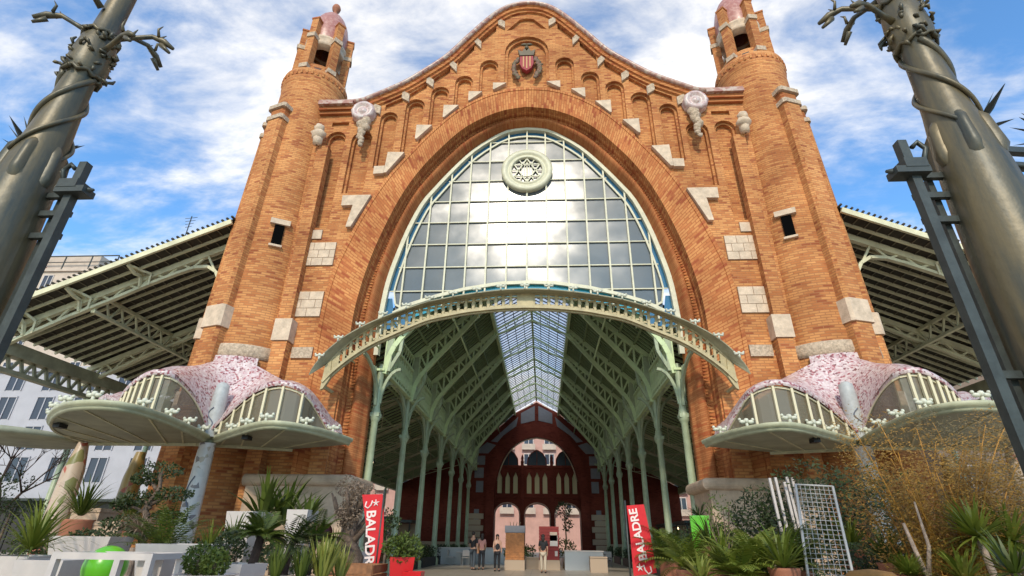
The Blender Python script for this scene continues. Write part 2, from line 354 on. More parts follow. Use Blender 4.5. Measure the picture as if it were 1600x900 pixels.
def thing(name, label, cat, loc=(0, 0, 0), rz=0, group=None):
    o = bpy.data.objects.new(name, None); COL.objects.link(o); o.location = loc; o.rotation_euler = (0, 0, rz); o.empty_display_size = .3
    return tag(o, label, cat, group)
def dup(t, loc, rz=0, label=None, scale=None):
    def cp(o, par):
        c = o.copy(); COL.objects.link(c); c.parent = par
        for ch in [x for x in bpy.data.objects if x.parent == o]: cp(ch, c)
        return c
    r = cp(t, None); r.location = loc; r.rotation_euler = (0, 0, rz)
    if label: r['label'] = label
    if scale: r.scale = (scale,)*3
    return r
def catmull(pts, n):
    P = [V3((*p, 0)) if len(p) == 2 else V3(p) for p in pts]; P = [P[0]*2-P[1]]+P+[P[-1]*2-P[-2]]; out = []
    for i in range(1, len(P)-2):
        a, b, c, d = P[i-1:i+3]
        for k in range(12):
            t = k/12; out.append(.5*((2*b)+(c-a)*t+(2*a-5*b+4*c-d)*t*t+(3*b-a-3*c+d)*t**3))
    out.append(P[-2]); ln = [0]
    for a, b in zip(out, out[1:]): ln.append(ln[-1]+(b-a).length)
    res = []; j = 0
    for k in range(n):
        t = ln[-1]*k/(n-1)
        while j < len(ln)-2 and ln[j+1] < t: j += 1
        u = (t-ln[j])/max(1e-9, ln[j+1]-ln[j]); res.append(out[j].lerp(out[j+1], min(1, u)))
    return res

# ------------------------------------------------------------------ the setting
g = MB().grid([[(-700, -300, 0), (700, -300, 0)], [(-700, 1100, 0), (700, 1100, 0)]], False).build('ground', 'plaza'); tag(g, kind='structure')
g = MB().bx(-21, 21, 20.4, 57, -.05, .012).build('hall_floor', 'hall_floor'); tag(g, kind='structure')

# ------------------------------------------------------------------ MARKET HALL
HY = (0, 21, 0)
hall = thing('market_hall', 'orange brick market hall with a huge arched window between two round towers', 'building', HY)
def part(mb, name, m, recalc=True): return mb.build(name, m, hall, HY, recalc)
NC = 46
def full(half): 
    c = catmull(half, NC); Lh = [(-p.x, p.y) for p in c]; return Lh+[(p.x, p.y) for p in reversed(c[:-1])]
OUT = full([(8.78, 0), (8.78, 5), (8.8, 9.9), (8.75, 11.1), (8.58, 12.4), (8.25, 13.55), (7.9, 14.7), (7.38, 16.05), (6.8, 17.25), (6.0, 18.5), (4.8, 20.2), (3.6, 21.55), (2.38, 22.4), (1.2, 22.85), (0, 22.97)])
BIN = full([(7.36, 0), (7.36, 5), (7.36, 9.5), (7.32, 10.6), (7.1, 12.2), (6.72, 13.85), (6.12, 15.75), (5.55, 17.05), (4.8, 18.3), (3.5, 19.95), (2.46, 20.8), (1.2, 21.4), (0, 21.6)])
FRM = full([(6.5, 0), (6.53, 5), (6.62, 9.5), (6.62, 10.3), (6.5, 12.0), (6.2, 13.5), (5.8, 15.0), (5.28, 16.4), (4.85, 17.1), (3.93, 18.4), (2.95, 19.6), (2.02, 20.4), (1.04, 21.0), (0, 21.14)])
def arcmix(A, B, t): return [(lerp(a[0], b[0], t), lerp(a[1], b[1], t)) for a, b in zip(A, B)]
al = [0]
for a, b in zip(BIN, BIN[1:]): al.append(al[-1]+math.hypot(b[0]-a[0], b[1]-a[1]))
def loft(prof):     # prof: list of (curve, Y, v)
    rows = []; uv = []
    for c, Y, v in prof: rows.append([(x, Y, z) for x, z in c]); uv.append([(v, s) for s in al])
    return rows, uv
gab = [(10.95, 22.05), (8.9, 22.05), (8.0, 22.45), (7.0, 23.0), (6.3, 23.45), (5.3, 24.3), (4.25, 25.3), (3.3, 26.6), (2.4, 27.8), (1.7, 28.62), (1.1, 29.1), (.55, 29.31), (0, 29.38)]
gc = catmull(gab, 40)
GAB = [(-p.x, p.y) for p in gc]+[(p.x, p.y) for p in reversed(gc[:-1])]
def gz(x):
    x = abs(x)
    for a, b in zip(gc, gc[1:]):
        if b.x <= x <= a.x: return lerp(a.y, b.y, (a.x-x)/max(1e-6, a.x-b.x))
    return 22.05
O2 = arcmix(OUT, BIN, .5)
wall = [(-10.95, 0)]+GAB+[(10.95, 0)]+O2[::-1]
def niche(xa, xb, top, bot, g_=0):
    xa -= g_; xb += g_; top += g_; bot -= 0; c = (xa+xb)/2; r = (xb-xa)/2; pts = [(xa, bot)]
    for k in range(11): t = pi-pi*k/10; pts.append((c+r*cos(t), top-r+r*sin(t)))
    pts.append((xb, bot)); return pts
def inward(x, z):   # z of the archivolt's outer edge at x
    x = abs(x)
    for a, b in zip(OUT, OUT[1:]):
        if a[0] <= -x <= b[0]: return lerp(a[1], b[1], (-x-a[0])/max(1e-6, b[0]-a[0]))
    return 23
ND = [(-10.22, -9.42, 20.3, 14.5), (-8.88, -8.02, 20.25, 16.45), (-7.55, -6.86, 21.55, 17.98), (-6.28, -5.5, 22.42, 18.85), (-5.0, -4.26, 23.28, 20.6), (-3.75, -3.02, 24.05, 21.92), (-2.45, -1.67, 25.2, 22.84)]
h1, h2 = [], []
for xa, xb, t, b in ND:
    for s in (-1, 1):
        A, B = (xa, xb) if s < 0 else (-xb, -xa)
        h1.append(niche(A, B, t, b)); h2.append(niche(A, B, t, b, .11))
h1.append(niche(-1.05, 1.05, 26.95, 23.2)); h2.append(niche(-1.05, 1.05, 26.95, 23.2, .16))
for xa, xb in ((-7.5, -6.6), (-6.3, -5.4), (-5.05, -4.2), (-3.8, -2.95), (-2.55, -1.75), (1.75, 2.55), (2.95, 3.8), (4.2, 5.05), (5.4, 6.3), (6.6, 7.5)):
    h2.append([(xa, gz(xa)-.95), (xa, gz(xa)-.55), (xb, gz(xb)-.55), (xb, gz(xb)-.95)])
for s in (-1, 1): h2.append([(s*10.2, 20.75), (s*10.2, 21.05), (s*9.3, 21.05), (s*9.3, 20.75)])
h2.append([(-1.15, 27.65), (-.4, 28.55), (0, 28.65), (.4, 28.55), (1.15, 27.65), (.5, 27.75), (-.5, 27.75)])
mb = MB(); mb.plate([wall], 20.36, 21.3); part(mb, 'facade_wall', 'brick')
mb = MB(); mb.plate([wall]+h1, 20.17, 20.362); mb.plate([wall]+h2, 20.0, 20.172); part(mb, 'niche_layer', 'brick')
# archivolt band and inner rings
O3 = arcmix(OUT, BIN, -.0)
rows, uv = loft([(OUT, 20.1, -.3), (OUT, 19.86, 0), (arcmix(OUT, BIN, .12), 19.84, .18), (arcmix(OUT, BIN, .125), 19.87, .2), (arcmix(OUT, BIN, .86), 19.87, 1.25), (arcmix(OUT, BIN, .865), 19.84, 1.27), (BIN, 19.86, 1.45), (BIN, 20.2, 1.8)])
part(MB().grid(rows, False, uv), 'archivolt_band', 'brick_arch')
rm = lambda t: arcmix(BIN, FRM, t)
rows, uv = loft([(BIN, 20.2, 0), (rm(.06), 20.28, .1), (rm(.06), 20.5, .3), (rm(.34), 20.56, .55), (rm(.36), 20.5, .6)])
part(MB().grid(rows, False, uv), 'serrated_ring', 'brick_arch')
rows, uv = loft([(rm(.36), 20.5, 0), (rm(.42), 20.42, .1), (rm(.54), 20.38, .25), (rm(.66), 20.42, .4), (rm(.76), 20.52, .5), (rm(.86), 20.7, .6), (rm(.9), 20.86, .8), (rm(1), 20.9, .9), (rm(1), 21.31, 1.3), (O2, 21.31, 2)])
part(MB().grid(rows, True, uv), 'smooth_ring', 'brick_ring')
# little teeth on the serrated ring
mb = MB(); c = rm(.2)
for i in range(0, len(c)-1):
    for k in range(4):
        x = lerp(c[i][0], c[i+1][0], k/4); z = lerp(c[i][1], c[i+1][1], k/4)
        if z < 1: continue
        dx, dz = c[i+1][0]-c[i][0], c[i+1][1]-c[i][1]; q = math.hypot(dx, dz); nx, nz = dz/q, -dx/q
        mb.bar((x-nx*.1, 20.54, z-nz*.1), (x+nx*.1, 20.54, z+nz*.1), .05, .09, up=(0, 1, 0))
part(mb, 'serration', 'brick_arch')
# coping of the gable
mb = MB(); off = []
gx = [(x, z) for x, z in GAB]
nor = []
for i in range(len(gx)):
    a = gx[max(0, i-1)]; b = gx[min(len(gx)-1, i+1)]; dx, dz = b[0]-a[0], b[1]-a[1]; q = math.hypot(dx, dz); nor.append((-dz/q, dx/q))
def gof(d): return [(x+n_[0]*d, z+n_[1]*d) for (x, z), n_ in zip(gx, nor)]
def lf(prof): return [[(x, Y, z) for x, z in gof(d)] for d, Y in prof]
part(MB().grid(lf([(-.02, 19.9), (.0, 19.62), (.10, 19.52), (.22, 19.58), (.3, 19.8), (.3, 21.5), (-.02, 21.5)]), True), 'gable_coping', 'mosaic_coping')
mbc = MB().grid(lf([(-.36, 19.999), (-.34, 19.88), (-.22, 19.86), (-.2, 19.76), (-.06, 19.74), (-.02, 19.66), (.0, 20.1)]), False)
part(mbc, 'gable_cornice', 'brick_arch')
# corbels under the cornice
for x in (-7.9, -6.45, -5.22, -4.03, -2.75, -1.45):
    for s in (-1, 1):
        xx = x*s; z = gz(x); sl = (gz(abs(x)-.2)-gz(abs(x)+.2))/.4
        mb = MB(); mb.plate([[(xx-.2, z-.95+s*sl*.2), (xx-.2, z-.42+s*sl*.2), (xx+.2, z-.42-s*sl*.2), (xx+.2, z-.95-s*sl*.2)]], 19.86, 20.0); part(mb, 'corbel_stone', 'stone_carved')
# white keystones stepping along the arch
KS = [[(-6.92, 18.78), (-6.08, 18.74), (-6.86, 17.5), (-6.98, 17.5)], [(-7.5, 17.9), (-6.97, 17.92), (-6.99, 17.46), (-7.49, 17.44)],
      [(-5.63, 20.52), (-4.83, 20.48), (-5.55, 19.6), (-5.63, 19.6)], [(-4.32, 21.84), (-3.54, 21.8), (-4.24, 21.0), (-4.32, 21.0)],
      [(-3.06, 22.76), (-2.34, 22.72), (-2.94, 22.15), (-3.05, 22.1)], [(-1.78, 23.33), (-1.07, 23.3), (-1.7, 22.87), (-1.78, 22.85)],
      [(-8.8, 16.18), (-7.42, 16.18), (-8.15, 14.4), (-8.38, 14.4), (-8.22, 15.62), (-8.78, 15.6)]]
for k in KS:
    for s in (-1, 1):
        mb = MB(); mb.plate([[(x*-s, z) for x, z in k]], 19.78, 20.01); part(mb, 'keystone', 'stone')
def blocks(x0, x1, z0, z1, rows_, cols, Y=19.93, xr=None):
    for s in (-1, 1):
        mb = MB(); j = MB(); h = (z1-z0)/rows_
        for r in range(rows_):
            off_ = (r % 2)*.5; n_ = cols; w_ = (x1-x0)/n_; xs = [x0]+[x0+w_*(i+off_) for i in range(0 if off_ else 1, n_)]+[x1]
            for a, b in zip(xs, xs[1:]):
                if b-a > .05: mb.bx(s*-(a+.012), s*-(b-.012), Y, 20.01, z0+r*h+.012, z0+(r+1)*h-.012)
        j.bx(s*-x0, s*-x1, Y+.02, 20.01, z0, z1)
        o = part(mb, 'quoin_block', 'stone'); j.build('mortar_bed', 'stone_joint', o)
blocks(-10.25, -8.72, 12.45, 13.66, 3, 3); blocks(-10.12, -8.86, 9.95, 11.15, 3, 2); blocks(-10.05, -9.5, 13.85, 14.35, 1, 1)
for s in (-1, 1):
    part(MB().bx(s*8.86, s*9.75, 19.9, 20.01, 8.08, 8.55), 'carved_panel', 'stone_carved')
    # pilaster beside the tower with its stone cap block, statue on top
    p = part(MB().bx(s*9.85, s*10.45, 19.55, 20.05, 0, 8.7).bx(s*9.95, s*10.5, 19.62, 20.05, 9.7, 19.15), 'wall_pilaster', 'brick')
    MB().bx(s*9.78, s*10.52, 19.48, 20.05, 8.72, 9.68).build('stone_collar', 'stone', p)
    st = MB().ball((s*10.55, 19.5, 20.15), .26, sc_=(1, 1, 1.1), jit=.12).ball((s*10.5, 19.45, 19.7), .34, sc_=(1.1, .9, .9), jit=.15).lathe((s*10.5, 19.5), [(.05, 19.1), (.22, 19.15), (.25, 19.5), (.15, 20)], 8)
    part(st, 'carved_finial', 'stone')
    # hanging carved figure under the rosette
    st = MB()
    for k in range(9):
        t = k/8; st.ball((s*8.4+random.uniform(-.12, .12), 19.72, 20.75-1.5*t), .30-.17*t, 8, 6, (1, .8, 1), .2)
    part(st, 'carved_drop', 'stone_carved')
    # rosette disc
    dm = MB()
    cy, cz, cx = 19.62, 21.45, s*8.52
    prof = [(.02, -.28), (.22, -.26), (.26, -.14), (.42, -.14), (.5, -.3), (.66, -.28), (.75, -.1), (.75, .4)]
    rws = []
    for r, y in prof:
        rws.append([(cx+r*(1+(.04*cos(10*t) if r > .4 else 0))*cos(t), cy+y, cz+r*sin(t)) for t in [2*pi*k/30 for k in range(31)]])
    part(dm.grid([[(cx+(p[0]-cx)*.82, 19.7+(p[1]-19.62)*.7, cz+(p[2]-cz)*.82) for p in r_] for r_ in rws]), 'rosette', 'mosaic_pale')
    cc = part(MB().bx(s*9.1, s*10.95, 19.5, 19.99, 21.9, 22.12), 'corner_cornice', 'mosaic_coping'); MB().bx(s*9.1, s*10.95, 19.68, 19.99, 21.68, 21.898).bx(s*9.1, s*10.95, 19.82, 19.99, 21.5, 21.678).build('brick_moulding', 'brick_ring', cc)
    # stone base of the pier
    b = MB(); b.bx(s*6.35, s*10.1, 19.35, 21.6, 0, 3.1)
    pp = part(b, 'pier_base', 'stone_base')
    b = MB(); pts = []
    for k in range(9):
        t = pi*k/8-pi/2; pts.append((.17*cos(t), 3.28+.2*sin(t)))
    rws = [[(s*10.2, 19.35-r, z), (s*6.3, 19.35-r, z), (s*(6.3-r), 19.3, z), (s*(6.3-r), 21.7, z)] for r, z in pts]
    rws.append([(s*10.2, 19.9, 3.5), (s*6.9, 19.9, 3.5), (s*6.7, 19.95, 3.5), (s*6.7, 21.7, 3.5)])
    rws.insert(0, [(s*10.2, 19.45, 3.06), (s*6.4, 19.45, 3.06), (s*6.4, 19.5, 3.06), (s*6.4, 21.7, 3.06)])
    b.grid(rws, False); b.build('base_moulding', 'stone_base', pp)
    part(MB().bx(s*6.5, s*8.8, 19.62, 20.4, 3.0, 5.0) if 0 else MB().bx(s*7.42, s*8.05, 19.72, 19.95, 3.3, 6.6), 'pier_rib', 'brick')
mat('shield_red', (.30, .035, .04), .7)
# coat of arms
cr = part(MB().plate([[(-.36, 25.45), (.36, 25.45), (.38, 24.9), (.25, 24.55), (0, 24.35), (-.25, 24.55), (-.38, 24.9)]], 19.95, 20.2), 'coat_of_arms', 'shield_red')
mb = MB()
for k in range(3): mb.bx(-.21+k*.18, -.14+k*.18, 19.93, 19.96, 24.62-(.12 if k == 1 else 0), 25.42)
mat('gold_dull', (.42, .22, .06), .5); mb.build('shield_stripe', 'gold_dull', cr)
mb = MB().plate([[(-.38, 25.5), (-.48, 25.95), (-.24, 25.8), (-.12, 26.05), (0, 25.85), (.12, 26.05), (.24, 25.8), (.48, 25.95), (.38, 25.5)]], 19.92, 20.2)
mb.ball((0, 20, 26.15), .13).ball((-.13, 20, 26.42), .14, sc_=(1.5, .6, .6)).ball((.13, 20, 26.42), .14, sc_=(1.5, .6, .6)); mat('dull_bronze', (.12, .09, .045), .6, noise=.3); mb.build('crown', 'dull_bronze', cr)
mat('wreath_green', (.10, .11, .045), .7, col2=(.22, .09, .07), nscale=7)
for s in (-1, 1):
    mb = MB()
    for k in range(16):
        t = k/15; mb.ball((s*(.45+.28*sin(t*pi)+random.uniform(-.06, .06)), 20.05, 25.35-1.4*t), .14, 6, 4, (1, .6, 1), .3)
    mb.build('wreath', 'wreath_green', cr)

# ---- the great window
WB = [(-6.0, 10.5), (-5.2, 10.95), (-4.07, 11.34), (-2.8, 11.68), (-1.2, 11.94), (0, 11.98), (1.2, 11.94), (2.8, 11.68), (4.07, 11.34), (5.2, 10.95), (6.0, 10.5)]
def wbz(x):
    x = max(-6, min(6, x))
    for a, b in zip(WB, WB[1:]):
        if a[0] <= x <= b[0]: return lerp(a[1], b[1], (x-a[0])/(b[0]-a[0]))
def frz(x, c=FRM, d=0):
    x = abs(x)
    for a, b in zip(c, c[1:]):
        if a[0] <= -x <= b[0] and a[1] > 9: return lerp(a[1], b[1], (-x-a[0])/max(1e-6, b[0]-a[0]))
    return 10
FR2 = [p for p in FRM if p[1] > 8.5]
mb = MB(); mb.grid([[(x, 20.9, z) for x, z in FR2], [(x, 20.86, z) for x, z in FR2], [(x*.968, 20.86, z-.16*max(0, (z-9)/12)) for x, z in FR2], [(x*.968, 21.1, z-.16*max(0, (z-9)/12)) for x, z in FR2]], False)
IN = [(x*.93, z-.5*max(0, (z-9)/12)) for x, z in FR2 if z > 11.2]
mb.poly([(x, 21.0, z) for x, z in IN], .07, .09)
for s in (-1, 1):   # curls at the foot of the inner ring
    q = [(IN[0][0]*-s*-1 if 0 else s*abs(IN[0][0]), 11.3), (s*5.95, 10.95), (s*5.6, 10.75), (s*5.15, 10.85)]
    mb.poly([(x, 21.0, z) for x, z in [(s*abs(IN[0][0]), IN[0][1])]+q[1:]], .07, .09)
mb.poly([(x, 20.98, z) for x, z in WB], .12, .16)
for k in range(-6, 7):
    x = k*.955; z1 = frz(x)-.1
    mb.bar((x, 21.0, 10.0 if abs(k) > 5 else wbz(x)-.6), (x, 21.0, z1), .075, .1)
for k in range(8):
    z = 11.62+k*1.235
    xs = [abs(x) for x, zz_ in FR2 if x < 0 and zz_ >= z]; xm = (max(xs) if xs else 6.4)*.96
    lo = 0
    if z < 12: 
        for s in (-1, 1): mb.bar((s*3.2, 21.02, z), (s*xm, 21.02, z), .05, .05)
    else: mb.bar((-xm, 21.02, z), (xm, 21.02, z), .05, .05)
win = part(mb, 'arched_window', 'iron_window')
inner = [(x, z) for x, z in IN]
gl = MB(); poly = [(-5.95, 10.55)]+[(x, z) for x, z in inner]+[(5.95, 10.55)]+[(x, z) for x, z in WB[::-1][1:-1]]
gl.plate([poly], 21.08, 21.1); gl.build('clear_glass', 'glass_main', win)
gl = MB(); ring = [(x*.97, z) for x, z in FR2]
gl.grid([[(x, 21.09, z) for x, z in FR2 if z > 11.2], [(x, 21.09, z) for x, z in inner]], False)
gl.plate([[(-6.5, 9.75), (-6.55, 11.3), (-6.15, 11.3), (-6.0, 10.5), (-5.2, 10.95), (-5.2, 9.95)]], 21.085, 21.1)
gl.plate([[(6.5, 9.75), (6.55, 11.3), (6.15, 11.3), (6.0, 10.5), (5.2, 10.95), (5.2, 9.95)]], 21.085, 21.1)
gl.build('stained_side_glass', 'glass_blue', win)
gl = MB().plate([WB[1:-1]+[(x, z-.62) for x, z in WB[1:-1]][::-1]], 21.085, 21.1); gl.build('turquoise_glass', 'glass_teal', win)
# round medallion
md = MB(); rws = []
for r, y in [(1.28, 21.05), (1.30, 20.82), (1.18, 20.75), (1.02, 20.77), (.98, 20.84), (.9, 20.84), (.86, 20.77), (.78, 20.79), (.76, 20.95)]:
    rws.append([(r*cos(t), y, 18.3+r*sin(t)) for t in [2*pi*k/40 for k in range(41)]])
md.grid(rws)
for k in range(6):
    a = pi/2+k*pi/3; b = a+2*pi/3; md.bar((.74*cos(a), 20.88, 18.3+.74*sin(a)), (.74*cos(b), 20.88, 18.3+.74*sin(b)), .06, .06)
    md.bar((.43*cos(a+pi/6), 20.88, 18.3+.43*sin(a+pi/6)), (.76*cos(a+pi/6), 20.88, 18.3+.76*sin(a+pi/6)), .04, .05)
for k in range(-2, 3): md.bar((k*.13, 20.9, 17.95), (k*.13, 20.9, 18.65), .03, .04)
mdo = part(md, 'round_medallion', 'iron_window')
MB().grid([[(0, 20.97, 18.3)]*31, [(.77*cos(2*pi*k/30), 20.97, 18.3+.77*sin(2*pi*k/30)) for k in range(31)]], False).build('medallion_glass', 'window_dark', mdo)

# ---- entrance canopy: arched lace beam
LT = full([(7.72, 7.45), (7.3, 7.98), (6.8, 8.5), (6.15, 8.98), (5.1, 9.55), (4.0, 9.92), (2.9, 10.14), (2.0, 10.26), (1, 10.38), (0, 10.41)])
LBo = full([(7.72, 6.75), (7.35, 7.2), (6.75, 7.75), (6.0, 8.28), (5.1, 8.72), (3.95, 9.25), (2.9, 9.5), (2.2, 9.63), (1, 9.75), (0, 9.79)])
mb = MB()
mb.poly([(x, 18.9, z) for x, z in LT], .10, .10, up=(0, 1, 0)); mb.poly([(x, 18.9, z) for x, z in LBo], .22, .08, up=(0, 1, 0))
mb.poly([(x, 18.8, z) for x, z in LBo], .10, .12, up=(0, 1, 0))
for s in (-1, 1):
    mb.plate([[(s*7.7, 7.48), (s*7.3, 8.0), (s*7.3, 7.25), (s*7.7, 6.8)]], 18.86, 18.92)
    mb.plate([[(s*7.72, 7.4), (s*7.5, 7.6), (s*7.45, 6.9), (s*7.66, 6.5), (s*7.76, 6.45)]], 18.8, 18.95)
    mb.bar((s*7.68, 18.9, 6.6), (s*7.68, 20.0, 6.6), .1, .12)
mb.bx(-.33, .33, 18.84, 18.94, 9.78, 10.42)
can = part(mb, 'entrance_canopy', 'lace_olive')
mb = MB(); n = len(LT)
def onc(C, u): i = min(len(C)-2, int(u)); t = u-i; return (lerp(C[i][0], C[i+1][0], t), lerp(C[i][1], C[i+1][1], t))
U = 2.0
while U < n-3:
    a, b = onc(LT, U), onc(LBo, U); a2, b2 = onc(LT, U+1.6), onc(LBo, U+1.6)
    mb.bar((a[0], 18.9, a[1]), (b[0], 18.9, b[1]), .10, .07)
    m_ = ((a[0]+b2[0])/2, (a[1]+b2[1])/2); q = .2
    for k in range(6):
        t0, t1 = k*pi/3, (k+1)*pi/3; mb.bar((m_[0]+q*cos(t0), 18.9, m_[1]+q*sin(t0)), (m_[0]+q*cos(t1), 18.9, m_[1]+q*sin(t1)), .075, .05, up=(0, 1, 0))
    mb.bar((a[0], 18.9, a[1]), (m_[0]-.1, 18.9, m_[1]+.15), .06, .04, up=(0, 1, 0)); mb.bar((b2[0], 18.9, b2[1]), (m_[0]+.1, 18.9, m_[1]-.15), .06, .04, up=(0, 1, 0))
    mb.bar((a2[0], 18.9, a2[1]), (m_[0]+.1, 18.9, m_[1]+.15), .06, .04, up=(0, 1, 0)); mb.bar((b[0], 18.9, b[1]), (m_[0]-.1, 18.9, m_[1]-.15), .06, .04, up=(0, 1, 0))
    U += 1.6
mb.build('lace_panel', 'lace_olive', can)
OB = full([(8.1, 6.95), (7.98, 7.3), (7.6, 7.88), (7.1, 8.38), (6.55, 8.77), (6.0, 9.08), (5.3, 9.4), (4.6, 9.67), (3.88, 9.92), (3.1, 10.09), (2.3, 10.24), (1.4, 10.36), (.6, 10.43), (0, 10.44)])
sof = [[(x, 18.88, z) for x, z in LT], [(x, 18.4, z-.06) for x, z in OB], [(x, 18.39, z-.02) for x, z in OB], [(x, 18.9, z+.05) for x, z in LT]]
MB().grid(sof, False).build('canopy_eave', 'eave_olive', can)
for i in range(4, n-4, 6):
    x, z = LT[i]; MB().bar((x, 18.95, z-.02), (x, 20.95, z+.02), .05, .06).build('canopy_stay', 'iron_green', can)
def flower(c, s=1, face=0):
    m_ = MB(); x, y, z = c
    m_.ball((x, y, z+.16*s), .085*s, 6, 4)
    for k in (-1, 1): m_.ball((x+k*.12*s, y, z+.13*s), .085*s, 6, 4, (1.3, .8, .7))
    m_.ball((x-.19*s, y, z+.2*s), .05*s, 6, 4); m_.ball((x+.19*s, y, z+.2*s), .05*s, 6, 4)
    m_.tube([(x, y, z-.06*s), (x, y, z+.14*s)], .045*s, 6); return m_
for i in range(-9, 10):
    if i == 0: u = len(OB)//2
    u = len(OB)/2-.5+i*(len(OB)-1)/19.4; x, z = onc(OB, max(0, min(len(OB)-1.01, u)))
    flower((x, 18.39, z+.0), .85).build('flower_ornament', 'ornament_white', can)

# ---- towers
def tower(s):
    X = lambda v: s*v
    cx, cy = s*12.25, 21.2
    n = 48
    body = MB().lathe((cx, cy), [(1.98, 0), (1.95, 7), (1.86, 14), (1.72, 21.5), (1.70, 23.9)], n, uvr=1.85)
    t = part(body, 'tower', 'brick')
    # corbelled crown ring
    mb = MB().lathe((cx, cy), [(1.69, 23.7), (1.75, 23.85), (1.72, 23.95), (1.78, 24.1), (1.74, 24.2), (1.80, 24.4), (1.76, 24.62), (1.2, 24.64)], n, uvr=1.8)
    for k in range(40): a = 2*pi*k/40; mb.box((cx+1.76*cos(a), cy+1.76*sin(a), 24.28), (.1, .1, .24), a)
    mb.build('crown_ring', 'brick', t)
    # pilasters round the drum
    def pil(ang, r0, r1, wd, z0, z1, capz=None, taper=0):
        m_ = MB(); ca, sa = cos(ang), sin(ang); rt = r1-taper
        def P(r, o, z): return (cx+s*(r*ca) - s*o*sa if 0 else cx+s*(r*ca-o*sa), cy+(r*sa+o*ca), z)
        for (za, zb, ra, rb) in ((z0, z1, r1, rt),):
            w2 = wd/2; c_ = .12
            prof = [(r0-.5, -w2), (1, -w2), (1, 0)]
            def ring(r, z): return [P(r0-.6, -w2, z), P(r-c_, -w2, z), P(r, -w2+c_, z), P(r, w2-c_, z), P(r-c_, w2, z), P(r0-.6, w2, z)]
            m_.grid([ring(ra, za), ring(rb, zb)], False)
            m_.add(ring(rb, zb), [(0, 1, 2, 3, 4, 5)])
        o = m_.build('pilaster', 'brick', t)
        return P
    for ang, wd in ((R_(-72), .95), (R_(-8), .95), (R_(45), .9)):
        if wd == 0: continue
        RB = 2.5 if ang > -.5 else 2.42
        TP = .4 if ang > -.5 else .3
        P = pil(ang, 1.9, RB, wd, 0, 20.6, taper=TP)
        def ringbox(z0, z1, ex, nm, mt, r=None):
            r = r or RB-TP*z0/20.6
            m_ = MB(); w2 = wd/2+ex
            m_.grid([[P(1.6, -w2, z), P(r+ex-.1, -w2, z), P(r+ex, -w2+.1, z), P(r+ex, w2-.1, z), P(r+ex-.1, w2, z), P(1.6, w2, z)] for z in (z0, z1)], False)
            for z in (z0, z1): m_.add([P(1.6, -w2, z), P(r+ex-.1, -w2, z), P(r+ex, -w2+.1, z), P(r+ex, w2-.1, z), P(r+ex-.1, w2, z), P(1.6, w2, z)], [(0, 1, 2, 3, 4, 5)])
            m_.build(nm, mt, t)
        ringbox(9.15, 10.1, .07, 'stone_collar', 'stone')
        ringbox(5.9, 6.8, .05, 'stone_collar', 'stone_carved')
        ringbox(20.6, 20.85, .06, 'pilaster_capital', 'stone_carved', RB-TP)
        ringbox(20.86, 21.35, -.02, 'pilaster_capital', 'brick_ring', RB-TP-.04)
        ringbox(21.36, 21.6, .1, 'pilaster_capital', 'stone_carved', RB-TP-.04)
    # carved band
    MB().lathe((cx, cy), [(1.96, 7.95), (2.02, 8.0), (2.06, 8.1), (2.04, 8.45), (2.0, 8.5), (1.94, 8.52)], n).build('carved_band', 'stone_carved', t)
    # slit window facing the square
    a = R_(-62) if s < 0 else R_(-118)
    a = R_(-62)
    px, py = cx+s*(-1)*cos(a)*1.86, cy+sin(a)*1.86
    rz = atan2(sin(a), -s*cos(a))+pi/2
    MB().box((px, py, 13.85), (.42, .12, 1.0), rz).build('slit_window', 'void', t)
    MB().box((px, py, 14.5), (.85, .3, .26), rz).build('slit_lintel', 'stone', t)
    MB().box((px, py, 13.25), (.55, .3, .1), rz).build('slit_sill', 'stone', t)
    # lantern
    lan = MB()
    for k in range(6):
        b = R_(-90+s*8)+k*pi/3; qx, qy = cx+1.27*cos(b), cy+1.27*sin(b)
        lan.box((qx, qy, 26.8), (.44, .42, 4.4), b)
        for z in (25.1, 27.6): MB().box((qx+.06*cos(b), qy+.06*sin(b), z), (.47, .5, .3), b).build('lantern_stone', 'stone_carved', t)
        MB().box((qx, qy, 29.06), (.5, .5, .12), b).build('lantern_cap', 'brick_ring', t)
    lan.lathe((cx, cy), [(1.25, 24.6), (1.25, 25.5), (.9, 25.5)], 24, uvr=1.3)
    lan.build('lantern_pier', 'brick', t)
    for k in range(6):
        b = R_(-90+s*8+30)+k*pi/3; MB().box((cx+1.24*cos(b), cy+1.24*sin(b), 25.0), (.1, .34, .36), b).build('lantern_opening', 'black', t)
    MB().lathe((cx, cy), [(.7, 27.3), (1.12, 27.35), (1.16, 27.6), (1.06, 27.65), (1.2, 27.85), (1.2, 28.0), (.9, 28.05)], 24).build('lantern_lintel', 'stone', t)
    MB().lathe((cx, cy), [(1.1, 28.0), (1.16, 28.6), (1.12, 29.3), (.98, 30.0), (.76, 30.55), (.5, 30.95), (.26, 31.2), (.16, 31.3)], 24).build('dome', 'mosaic_dome', t)
    MB().lathe((cx, cy), [(.2, 31.15), (.26, 31.25), (.12, 31.4), (.1, 31.6), (.24, 31.75), (.27, 31.95), (.2, 32.15), (.02, 32.25)], 12).build('dome_finial', 'terracotta', t)
    return t
mosaic('mosaic_dome', [(0, (.40, .17, .13)), (.4, (.34, .13, .10)), (.75, (.46, .24, .19))], 8)
towers = [tower(-1), tower(1)]

